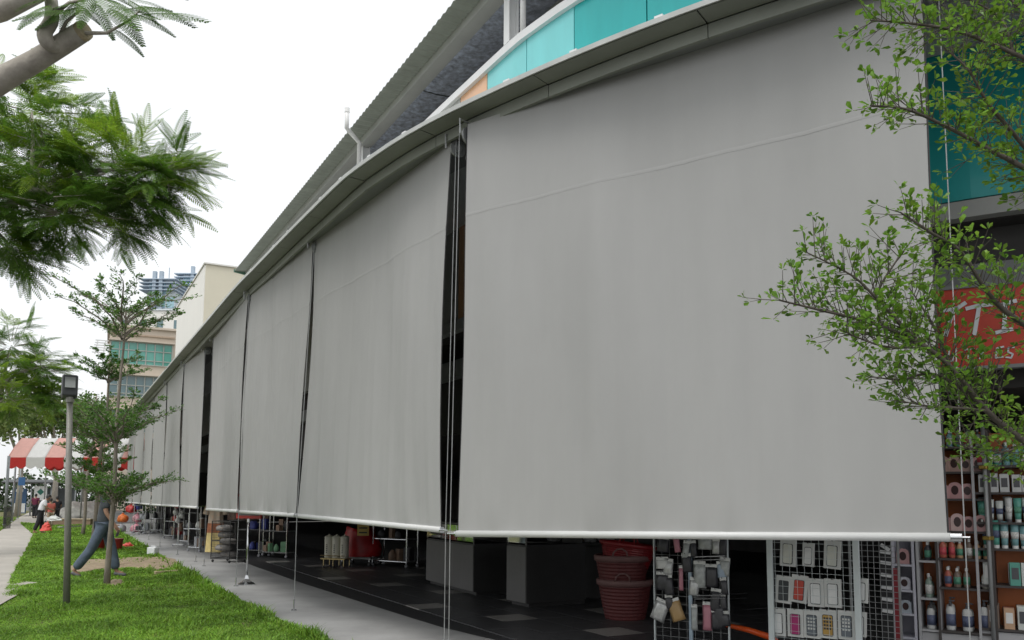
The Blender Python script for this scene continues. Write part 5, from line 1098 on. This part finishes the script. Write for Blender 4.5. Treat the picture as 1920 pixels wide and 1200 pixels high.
# far trees behind the awning
def far_tree(px, py_c, d, rpx, rpy, label, seed):
    rnd_ = random.Random(seed); np.random.seed(seed); c = D(px, py_c, d); k = d/FPX; root = thing('street_tree', (c.x, c.y, 0), label, 'tree', 'trees beyond the striped awning'); tk_ = MB(); zc = c.z
    tk_.tube([(0, 0, -.05), (.1, 0, zc*.35), (-.1, .1, zc*.7)], [.24, .17, .13], 8)
    for i in range(7):
        a = 6.28*i/7+rnd_.random(); tk_.tube([(-.05, .05, zc*(.35+.3*rnd_.random())), (math.cos(a)*rpx*k*.5, math.sin(a)*rpx*k*.5, zc*.85), (math.cos(a)*rpx*k*.8, math.sin(a)*rpx*k*.8, zc+rpy*k*.2)], [.11, .07, .03], 5, cap=False)
    tk_.build('trunk', M_bark_p, root, smooth=True); CC = []
    for i in range(26):
        v = Vector((rnd_.gauss(0, .5), rnd_.gauss(0, .5), rnd_.gauss(0, .45))); cc = np.array([v.x*rpx*k, v.y*rpx*k, zc+v.z*rpy*k]); CC.append(cc+np.random.normal(size=(150, 3))*np.array([.2, .2, .13])*rpx*k)
    C = np.concatenate(CC); n = len(C); V, F = leaf_geo(C, rvec(n), rvec(n)+np.array([0, 0, .8]), np.random.uniform(.14, .34, n), np.ones(n)*1.2, DIA_T); tag(np_mesh('crown', V, F, M_far, root), kind='stuff')
for a_ in [(-40, 770, 50, 90, 50, 'left most street tree beyond the footpath', 31), (45, 770, 62, 75, 45, 'pale street tree above the striped awning’s left end', 32), (110, 775, 58, 60, 42, 'pale street tree right behind the floodlight post', 33), (165, 790, 66, 60, 36, 'pale street tree behind the nearest sapling', 34), (215, 815, 75, 50, 30, 'street tree farthest right, beside the beige block', 35), (-130, 760, 40, 120, 80, 'street tree whose crown shows at the left edge', 36)]: far_tree(*a_)
# hedge at the end of the view
c = D(120, 935, 80); hg = thing('hedge', (c.x, c.y, 0), 'dark hedge closing the view beyond the covered stop', 'hedge'); np.random.seed(40); n = 9000
P = np.stack([np.random.uniform(-16, 22, n), np.random.normal(0, .5, n), np.random.beta(1.4, 1.2, n)*3.4], 1); P[:, 2] += .4*np.sin(P[:, 0]*1.3)+.3*np.sin(P[:, 0]*2.9); P[:, 2] = np.abs(P[:, 2])
V, F = leaf_geo(P, rvec(n), rvec(n)+np.array([0, -.5, .5]), np.random.uniform(.2, .5, n), np.ones(n)*1.2, DIA_T); tag(np_mesh('foliage', V, F, mat('hedge leaf', (.035, .07, .02), .7, island=.4), hg), kind='stuff')
st_ = MB()
for x in range(-15, 22, 2): st_.tube([(x, 0, 0), (x+.2, .1, 2.4)], .05, 5)
st_.build('stems', M_bark, hg)

# ================================================================== people
M_skin = mat('skin', (.30, .17, .11), .55, var=.08); M_hair = mat('black hair', (.012, .011, .01), .5)
def skin_obj(name, J, edges, m, parent, root_j, sub=2):
    names = list(J); me = bpy.data.meshes.new(name); me.from_pydata([J[k][0] for k in names], [(names.index(a), names.index(b_)) for a, b_ in edges], []); me.materials.append(m)
    o = bpy.data.objects.new(name, me); COL.objects.link(o); o.parent = parent
    md = o.modifiers.new('skin', 'SKIN'); md.use_smooth_shade = True
    if not me.skin_vertices: me.update()
    sv = me.skin_vertices[0].data
    for i, k in enumerate(names):
        r = J[k][1]; sv[i].radius = r if hasattr(r, '__len__') else (r, r); sv[i].use_root = (k == root_j)
    o.modifiers.new('smooth', 'SUBSURF').levels = sub; o.modifiers['smooth'].render_levels = sub
    return o
def person(loc, rz, label, pose, shirt_m, pants_m, shoe_m, h=1.72, skin_m=M_skin, bare_arms=True, short_pants=False, group=None):
    """pose gives joint positions with x forward, y left, z up, for a 1.72 m figure"""
    root = thing('person', loc, label, 'person', group, rz=rz); root.scale = (h/1.72,)*3; P = pose
    J = {}; E_ = []
    def jn(k, p, r): J[k] = (tuple(p), r)
    jn('pelvis', P['pelvis'], .11); jn('waist', P['waist'], .105); jn('chest', P['chest'], .125); jn('neck', P['neck'], .05); jn('chin', P['chin'], .062); jn('head', P['head'], .088); jn('crown', P['crown'], .06)
    E_ += [('pelvis', 'waist'), ('waist', 'chest'), ('chest', 'neck'), ('neck', 'chin'), ('chin', 'head'), ('head', 'crown')]
    for s_ in 'lr':
        jn('sh'+s_, P['sh'+s_], .058); jn('el'+s_, P['el'+s_], .040); jn('wr'+s_, P['wr'+s_], .027); E_ += [('chest', 'sh'+s_), ('sh'+s_, 'el'+s_), ('el'+s_, 'wr'+s_)]
        e_, w_ = Vector(P['el'+s_]), Vector(P['wr'+s_]); d = (w_-e_).normalized(); fw = Vector((1, 0, 0)); fw = (fw-d*fw.dot(d)).normalized(); sd_ = d.cross(fw)
        pm = w_+d*.07; jn('pa'+s_, pm, (.022, .036)); E_.append(('wr'+s_, 'pa'+s_))
        for q_, off_, ln in ((0, -.027, .062), (1, -.009, .074), (2, .009, .070), (3, .026, .055)):
            b_ = pm+fw*off_+d*.03; m_ = b_+d*ln*.55; t_ = m_+(d*.7+sd_*(.7 if s_ == 'r' else -.7)).normalized()*ln*.5
            jn('f%d%s' % (q_, s_), b_, .010); jn('g%d%s' % (q_, s_), m_, .009); jn('t%d%s' % (q_, s_), t_, .007); E_ += [('pa'+s_, 'f%d%s' % (q_, s_)), ('f%d%s' % (q_, s_), 'g%d%s' % (q_, s_)), ('g%d%s' % (q_, s_), 't%d%s' % (q_, s_))]
        tb_ = w_+d*.04+fw*.03; tt = tb_+(fw+d*.8).normalized()*.05; jn('th'+s_, tb_, .012); jn('tt'+s_, tt, .009); E_ += [('wr'+s_, 'th'+s_), ('th'+s_, 'tt'+s_)]
        jn('hp'+s_, P['hp'+s_], .085); jn('kn'+s_, P['kn'+s_], .055); jn('an'+s_, P['an'+s_], .036); jn('to'+s_, P['to'+s_], .03); E_ += [('pelvis', 'hp'+s_), ('hp'+s_, 'kn'+s_), ('kn'+s_, 'an'+s_), ('an'+s_, 'to'+s_)]
    skin_obj('body', J, E_, skin_m, root, 'pelvis')
    up = Vector(P['crown'])-Vector(P['chin']); fx = Vector((1, 0, 0)); hc_ = Vector(P['head'])
    S = {'pelvis': (P['pelvis'], (.155, .125)), 'waist': (P['waist'], (.165, .135)), 'chest': (P['chest'], (.185, .15)), 'nk': (tuple(Vector(P['chest']).lerp(Vector(P['neck']), .75)), .07)}; SE = [('pelvis', 'waist'), ('waist', 'chest'), ('chest', 'nk')]
    for s_ in 'lr':
        S['sh'+s_] = (P['sh'+s_], .078); S['sl'+s_] = (tuple(Vector(P['sh'+s_]).lerp(Vector(P['el'+s_]), .8)), .068); SE += [('chest', 'sh'+s_), ('sh'+s_, 'sl'+s_)]
        S['hm'+s_] = (tuple(Vector(P['hp'+s_])*1+Vector((0, 0, -.06))), .115); SE += [('pelvis', 'hm'+s_)]
    skin_obj('shirt', S, SE, shirt_m, root, 'chest')
    Q = {'pelvis': (P['pelvis'], (.13, .115))}; QE = []
    for s_ in 'lr':
        k_ = .62 if short_pants else .93
        Q['hp'+s_] = (P['hp'+s_], .108); Q['kn'+s_] = (P['kn'+s_], .09); Q['cu'+s_] = (tuple(Vector(P['kn'+s_]).lerp(Vector(P['an'+s_]), k_)), .085); QE += [('pelvis', 'hp'+s_), ('hp'+s_, 'kn'+s_), ('kn'+s_, 'cu'+s_)]
    skin_obj('trousers', Q, QE, pants_m, root, 'pelvis')
    for s_ in 'lr':
        a_, t_ = Vector(P['an'+s_]), Vector(P['to'+s_]); hl = a_+(a_-t_).normalized()*.05+Vector((0, 0, -.05)); X = {'h': (tuple(hl), .042), 'm': (tuple(a_.lerp(t_, .5)-Vector((0, 0, .025))), (.045, .04)), 't': (tuple(t_+(t_-a_).normalized()*.04), (.042, .028))}
        skin_obj('shoe', X, [('h', 'm'), ('m', 't')], shoe_m, root, 'm', 1)
    hb = MB(); hz_ = up.normalized(); n_ = 14                      # hair cap over the back and top of the head
    rows = []
    for j_ in range(8):
        ph = math.pi*.5*j_/7; ring = []
        for k_ in range(n_):
            t_ = 2*math.pi*k_/n_; r_ = .104*math.cos(ph*.98); x_ = r_*math.cos(t_)*1.02-.012; y_ = r_*math.sin(t_)*.9; z_ = .118*math.sin(ph)+.0-(.06 if math.cos(t_) < .2 and j_ == 0 else 0)
            ring.append(hc_+Vector((x_, y_, z_+.015)))
        rows.append(ring)
    hb.loft(rows, closed=True); hb.f.append(tuple(7*n_+k_ for k_ in range(n_))); hb.build('hair', M_hair, root, smooth=True)
    fb_ = MB(); fr_ = hc_+Vector((.078, 0, -.01))                  # nose, ears, eyes, mouth
    fb_.lathe([(.0, -.02), (.014, -.015), (.008, .03)], tuple(fr_+Vector((.015, 0, -.015))), 6)
    for y_ in (-1, 1): fb_.lathe([(.004, -.028), (.018, -.01), (.02, .015), (.006, .03)], tuple(hc_+Vector((-.005, y_*.088, -.01))), 8, sx=.8, sy=.4)
    fb_.build('nose_and_ears', skin_m, root, smooth=True)
    for y_ in (-.032, .032): MB().lathe([(0, -.008), (.011, 0), (0, .008)], tuple(fr_+Vector((.006, y_, .012))), 8).build('eye', M_hair, root)
    MB().box(fr_+Vector((.008, 0, -.058)), (.012, .05, .01)).build('mouth', mat('lips', (.25, .09, .07), .5), root, bevel=.003)
    return root
walk = dict(pelvis=(0, 0, .93), waist=(.01, 0, 1.12), chest=(.03, 0, 1.33), neck=(.05, 0, 1.49), chin=(.075, 0, 1.55), head=(.08, 0, 1.62), crown=(.07, 0, 1.69),
    shl=(.0, .19, 1.40), ell=(-.09, .25, 1.13), wrl=(-.06, .25, .90), shr=(.04, -.19, 1.40), elr=(.10, -.25, 1.15), wrr=(.24, -.25, .95),
    hpl=(0, .09, .90), knl=(.12, .09, .50), anl=(.22, .09, .10), tol=(.36, .09, .05), hpr=(0, -.09, .90), knr=(-.17, -.09, .50), anr=(-.44, -.09, .13), tor=(-.33, -.09, .045))
M_denim = mat('blue denim', (.095, .125, .17), .9, var=.25, scale=8, bump=1.0, bscale=9); M_tee = mat('charcoal tee', (.065, .075, .085), .9, var=.15, scale=6, bump=1.0, bscale=9)
pq = G(190, 1083)
person((pq.x, pq.y, 0), .15, 'person in charcoal tee and blue jeans striding behind the nearest sapling', walk, M_tee, M_denim, mat('grey shoe', (.12, .12, .13), .6), 1.80)
ph = thing('mobile_phone', (pq.x+.36, pq.y-.20, .83), 'dark mobile phone held by the striding person', 'phone', rz=.2); MB().box((0, 0, 0), (.03, .07, .12), ry=.3).build('body', M_blk, ph, bevel=.006); MB().box((-.017, 0, .0), (.003, .06, .10), ry=.3).build('screen', mat('dark screen', (.03, .035, .04), .1), ph)
stoop = dict(walk); stoop.update(waist=(.04, 0, 1.10), chest=(.12, 0, 1.29), neck=(.21, 0, 1.42), chin=(.27, 0, 1.46), head=(.29, 0, 1.52), crown=(.29, 0, 1.60), shl=(.10, .19, 1.36), ell=(.16, .22, 1.10), wrl=(.36, .16, 1.02), shr=(.12, -.19, 1.36), elr=(.20, -.22, 1.10), wrr=(.40, -.14, 1.0), knl=(.08, .09, .50), anl=(.10, .09, .10), tol=(.24, .09, .05), knr=(-.06, -.09, .50), anr=(-.2, -.09, .12), tor=(-.07, -.09, .05))
M_ws = mat('white tee', (.66, .67, .70), .9, var=.06); M_bk_t = mat('black trousers', (.02, .02, .024), .9)
p2 = G(73, 1001)
person((p2.x, p2.y, 0), .6, 'person in white tee and black trousers stooping on the footpath with bags', stoop, M_ws, M_bk_t, M_skin, 1.66)
stand = dict(walk); stand.update(knl=(.02, .09, .5), anl=(.0, .09, .09), tol=(.14, .09, .05), knr=(.02, -.09, .5), anr=(-.03, -.09, .09), tor=(.11, -.09, .05), ell=(.02, .24, 1.14), wrl=(.12, .2, .95), elr=(.02, -.24, 1.14), wrr=(.14, -.2, .98))
p3 = G(93, 994); person((p3.x, p3.y, 0), 2.6, 'person in coral top facing the one in the white tee', stand, mat('coral top', (.55, .14, .11), .9), mat('tan shorts', (.35, .27, .2), .9), M_skin, 1.42, short_pants=True)
p4 = G(64, 972); person((p4.x, p4.y, 0), 1.6, 'distant person in maroon top near the covered stop', stand, mat('maroon top', (.13, .02, .05), .9), M_bk_t, M_bk_t, 1.66)
p5 = G(105, 982); person((p5.x, p5.y, 0), 2.2, 'distant person in black clothes right of the coral one', stand, M_bk_t, M_bk_t, M_bk_t, 1.5)
rb = random.Random(9)
w = bagm('carrier_bag', (p2.x+.50, p2.y+.1, .52), .32, mat('white carrier bag', (.62, .64, .62), .4, var=.15, scale=8), 'bulging white carrier bag held against the white tee person', rb)
w = bagm('carrier_bag', (p2.x+.42, p2.y-.25, .13), .26, MATS['coral plastic bag'], 'coral plastic bag hanging at the stooping person’s knee', rb); w.scale = (.8, .8, 1.9)

# ================================================================== striped awning, covered stop, railing
def striped(px0, px1, py_t, py_e, d, label):
    A_, B_ = D(px0, py_e, d), D(px1, py_e, d-.5); v = (B_-A_); v.z = 0; L = v.length; a = math.atan2(v.y, v.x); ze = (A_.z+B_.z)/2; zt_ = D((px0+px1)/2, py_t, d).z+.1
    root = thing('striped_awning', (A_.x, A_.y, 0), label, 'awning', rz=a); n = 8; Mr, Mw = mat('red canvas', (.55, .035, .03), .8, var=.08, transl=.25), mat('white canvas', (.72, .72, .71), .8, var=.04, transl=.3)
    W_ = 3.6; Mr_lit = mat('sky lit red canvas', (.72, .44, .39), .8, var=.06, transl=.35)  # top strips: skylight put into the colour as a paler red
    for i in range(n):
        x0, x1 = L*i/n, L*(i+1)/n; rows = []; m = Mr if i % 2 == 0 else Mw; m_top = Mr_lit if i % 2 == 0 else Mw
        for y_, z_ in ((0, ze), (.06, ze+.06), (.55, ze+(zt_-ze)*.55), (1.1, zt_-.04), (1.25, zt_), (W_-1.25, zt_), (W_-.55, ze+(zt_-ze)*.5), (W_, ze)):
            rows.append([(x0+(x1-x0)*k/6, y_, z_-.03*math.sin(math.pi*k/6)) for k in range(7)])
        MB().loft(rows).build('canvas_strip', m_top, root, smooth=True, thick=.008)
        for y_ in (-.01, W_+.01):
            rows = [[(x0+(x1-x0)*k/12, y_, ze) for k in range(13)], [(x0+(x1-x0)*k/12, y_, ze-.5-.14*abs(math.sin(math.pi*k/6))) for k in range(13)]]; MB().loft(rows).build('valance', m, root, thick=.006)
    for x in (0.05, L*.5, L-.05):
        for y_ in (.05, W_-.05): MB().tube([(x, y_, 0), (x, y_, ze)], .04, 8).build('post', M_galv, root, smooth=True)
    for y_ in (.05, W_-.05): MB().tube([(0, y_, ze-.04), (L, y_, ze-.04)], .03, 8).build('rail', M_galv, root)
    for x in (0.04, L-.04):
        g_ = MB(); g_.add([(x, 0, ze), (x, .55, ze+(zt_-ze)*.55), (x, 1.2, zt_-.02), (x, W_-1.25, zt_-.02), (x, W_, ze)], [tuple(range(5))]); g_.build('gable', Mr if x < 1 else Mw, root, thick=.008)
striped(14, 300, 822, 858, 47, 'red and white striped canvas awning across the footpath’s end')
q = G(68, 967); ws_ = thing('covered_stop', (q.x, q.y, 0), 'dark roofed covered stop with a blue advert panel beyond the awning', 'shelter', rz=.25)
M_shr = mat('dark shelter roof', (.07, .075, .08), .5); M_stl = mat('shelter steel', (.3, .32, .33), .4, .4)
b = MB(); b.loft([[(x, y_, 2.55+.22*math.sin(math.pi*(y_+1.3)/2.6)) for y_ in (-1.3, -.8, 0, .8, 1.3)] for x in (-2.2, 3.2)]); b.build('roof', M_shr, ws_, thick=.08)
for x in (-1.9, -.2, 1.2, 2.9): 
    for y_ in (-.9, .9): MB().tube([(x, y_, 0), (x, y_, 2.6)], .06, 8).build('post', M_stl, ws_, smooth=True)
pnl = MB().box((-1.05, -.75, 1.15), (1.0, .12, 1.9)).build('advert_panel', mat('blue advert', (.03, .09, .2), .3), ws_); MB().box((-1.05, -.815, .62), (.9, .01, .7)).build('pale_print', M_white, pnl); MB().box((-1.05, -.815, 1.95), (.5, .01, .2)).build('pale_print', M_white, pnl)
rs_ = MB().box((.45, -.9, 1.75), (.9, .06, 1.1)).build('notice_board', M_white, ws_, bevel=.01); MB().box((.45, -.94, 1.85), (.36, .01, .36), ry=rad(45)).build('diamond_mark', mat('green mark', (.03, .16, .12), .5), rs_)
MB().box((1.9, .6, .45), (1.6, .4, .06)).build('bench_seat', M_stl, ws_); MB().box((1.0, .95, 1.2), (3.0, .04, 1.9)).build('rear_screen', mat('grey screen', (.12, .14, .15), .3), ws_)
for k, px_ in enumerate((8, 22, 33)):
    q = G(px_, 985-6*k); pp = thing('tall_pole', (q.x, q.y, 0), ['thick grey pole at the very left beside the railing', 'slim grey pole second from the left edge', 'slim grey pole carrying a small blue sign'][k], 'pole'); MB().tube([(0, 0, -.05), (0, 0, 3.6+k*.3)], .07-.015*k, 10).build('pole', M_stl, pp, smooth=True); MB().lathe([(.1, 0), (.1, .03), (.07, .06)], n=10).build('base_plate', M_stl, pp)
    if k == 2: MB().box((.15, -.06, 2.5), (.45, .03, .55)).build('sign_plate', mat('blue sign', (.03, .12, .3), .4), pp)
q = G(12, 992); rl_ = thing('metal_railing', (q.x, q.y, 0), 'black metal railing beside the footpath at the left edge', 'railing', rz=1.9)
for k in range(9): MB().tube([(k*.16-.6, 0, 0), (k*.16-.6, 0, 1.0)], .014, 6).build('baluster', M_blk, rl_)
for z_ in (.15, .55, 1.0): MB().tube([(-.65, 0, z_), (.75, 0, z_)], .02, 6).build('rail', M_blk, rl_)

# ================================================================== buildings behind
def frame_box(name, corner_, dirx, lx, ly, h, label, cat='building'):
    a = math.atan2(dirx[1], dirx[0]); return thing(name, (corner_.x, corner_.y, 0), label, cat, rz=a), a
# cream block beside the market: corner nearest us, one face along the street
kc = D(386, 495, 66.0); M_cream = mat('cream render', (.70, .66, .53), .9, var=.04, scale=.3); M_crw = mat('white render', (.80, .79, .74), .9, var=.03, scale=.3)
cb = thing('cream_building', (kc.x, kc.y, 0), 'tall windowless cream block behind the market roof', 'building', rz=math.atan2(UD.y, UD.x))
H_ = kc.z                                    # local +x runs back along the street, -y into the block
MB().box((9, -9, H_/2), (18, 18, H_)).build('wall', M_cream, cb)
MB().box((9, .03, H_/2), (17.96, .06, H_-.1)).build('street_wall', M_crw, cb); MB().box((9, -9, H_+.06), (18.3, 18.3, .12)).build('parapet_cap', M_crw, cb)
for z in (H_*.35, H_*.68): MB().box((-.01, -9, z), (.02, 17.9, .05)).build('movement_joint', M_lip, cb)
# beige office block with green glazing
d_ = 92.0; l0, r0_ = D(207, 611, d_-1), D(331, 616, d_+2); v = (r0_-l0); v.z = 0; Lb = v.length; ab = math.atan2(v.y, v.x); Hb = l0.z
M_bei = mat('beige cladding', (.56, .49, .41), .8, var=.06, scale=.4); M_ggl = mat('green window glass', (.10, .36, .30), .12, var=.15, scale=.6, spec=.8); M_ggl2 = mat('dark window glass', (.12, .20, .22), .1, var=.2, scale=.6, spec=.8); M_mul = mat('grey mullion', (.42, .45, .42), .5)
bb = thing('office_block', (l0.x, l0.y, 0), 'beige office block with bands of green glazing', 'building', rz=ab)
def zb(py): return D(268, py, d_).z
MB().box((Lb/2, 6, Hb/2), (Lb, 12, Hb)).build('wall', M_bei, bb)
MB().box((Lb/2-.1, 5.9, Hb+.1), (Lb+.4, 12.4, .3)).build('cornice', M_bei, bb, bevel=.05); MB().box((Lb/2, -.12, zb(628)), (Lb*.96, .2, .18)).build('string_course', mat('tan trim', (.42, .33, .25), .8), bb)
for (y0, y1, m, splits, fx0) in ((642, 683, M_ggl, (.36, .80), .02), (705, 744, M_ggl2, (.45, .85), .02), (770, 810, M_ggl2, (.45, .85), .02)):
    z1, z0 = zb(y0), zb(y1); n = 7; Lw = Lb*.93
    for i in range(n):
        for (f0, f1) in ((0, 1-splits[1]), (1-splits[1], 1-splits[0]), (1-splits[0], 1)):
            wd = MB().box((Lb*fx0+Lw*(i+.5)/n, -.03, z0+(z1-z0)*(f0+f1)/2), (Lw/n-.14, .06, (z1-z0)*(f1-f0)-.1)).build('window_pane', m, bb)
    for i in range(n+1): MB().box((Lb*fx0+Lw*i/n, -.06, (z0+z1)/2), (.1, .16, z1-z0)).build('mullion', M_mul, bb)
    for f_ in (0, 1-splits[1], 1-splits[0], 1): MB().box((Lb*fx0+Lw/2, -.07, z0+(z1-z0)*f_), (Lw, .14, .09)).build('transom', M_mul, bb)
    MB().box((Lb*fx0+Lw/2, -.25, z1+.12), (Lw+.4, .6, .14)).build('window_hood', M_bei, bb)
for k in range(6): z = zb(642+k*4.5); MB().box((-.75-.06*k, .3, z), (1.3, .12, .12)).build('sunshade_blade', M_white, bb)
for x in (-1.4, -.6): MB().tube([(x, .3, zb(668)), (x+.25, .3, zb(641))], .05, 6).build('sunshade_arm', M_white, bb)
# pale towers far behind
M_twr = mat('pale tower cladding', (.62, .68, .72), .6, var=.05, scale=.2); M_tgl = mat('pale blue tower glass', (.36, .56, .64), .25, var=.12, scale=.15); M_fin = mat('blue grey fins', (.38, .46, .54), .5)
def tower(px0, px1, py_t, d, label, fins_l, seed):
    l_, r_ = D(px0, py_t, d), D(px1, py_t, d); Lt = (r_-l_).length; Ht = l_.z; o = thing('glass_tower', (l_.x, l_.y, 0), label, 'building', 'pale towers on the skyline')
    MB().box((Lt/2, 8, Ht/2), (Lt, 16, Ht)).build('wall', M_twr, o)
    nz = 12; nx = max(3, int(Lt/2.6))
    for j_ in range(nz):
        for i in range(nx):
            if (i*3+j_+seed) % 7 == 0: continue
            MB().box((Lt*(i+.5)/nx, -.04, Ht-2.5-j_*3.3), (Lt/nx-.35, .1, 2.5)).build('window', M_tgl, o)
    for j_ in range(4): MB().box((Lt*.5-.6, 6, Ht-.4-j_*.85), (Lt+2.4, 14.5, .2)).build('roof_fin', M_fin, o)
    for x in fins_l: MB().box((Lt*x, -.6, Ht-3), (.8, .8, 9)).build('vertical_fin', M_fin, o)
    MB().tube([(Lt*.4, 5, Ht), (Lt*.4, 5, Ht+4)], .12, 6).build('mast', M_fin, o)
tower(280, 330, 522, 190, 'pale glass tower with stacked fins above the office block', (.25, .5), 1); tower(344, 400, 512, 200, 'bluer glass tower rising behind the cream block', (.35, .8), 2)
# low white annexe between tower foot and office block
q0 = D(222, 590, 120); an = thing('white_annexe', (q0.x, q0.y, 0), 'low white annexe just above the office block’s roofline', 'building'); Ha = D(262, 582, 120).z; MB().box((5, 5, Ha/2), (11, 10, Ha)).build('wall', M_crw, an); MB().box((5, 5, Ha+.1), (11.4, 10.4, .2)).build('roof_edge', M_twr, an)
for i in range(4): MB().box((1.2+2.5*i, -.03, Ha-2.2), (.9, .06, 1.5)).build('window', M_ggl2, an)
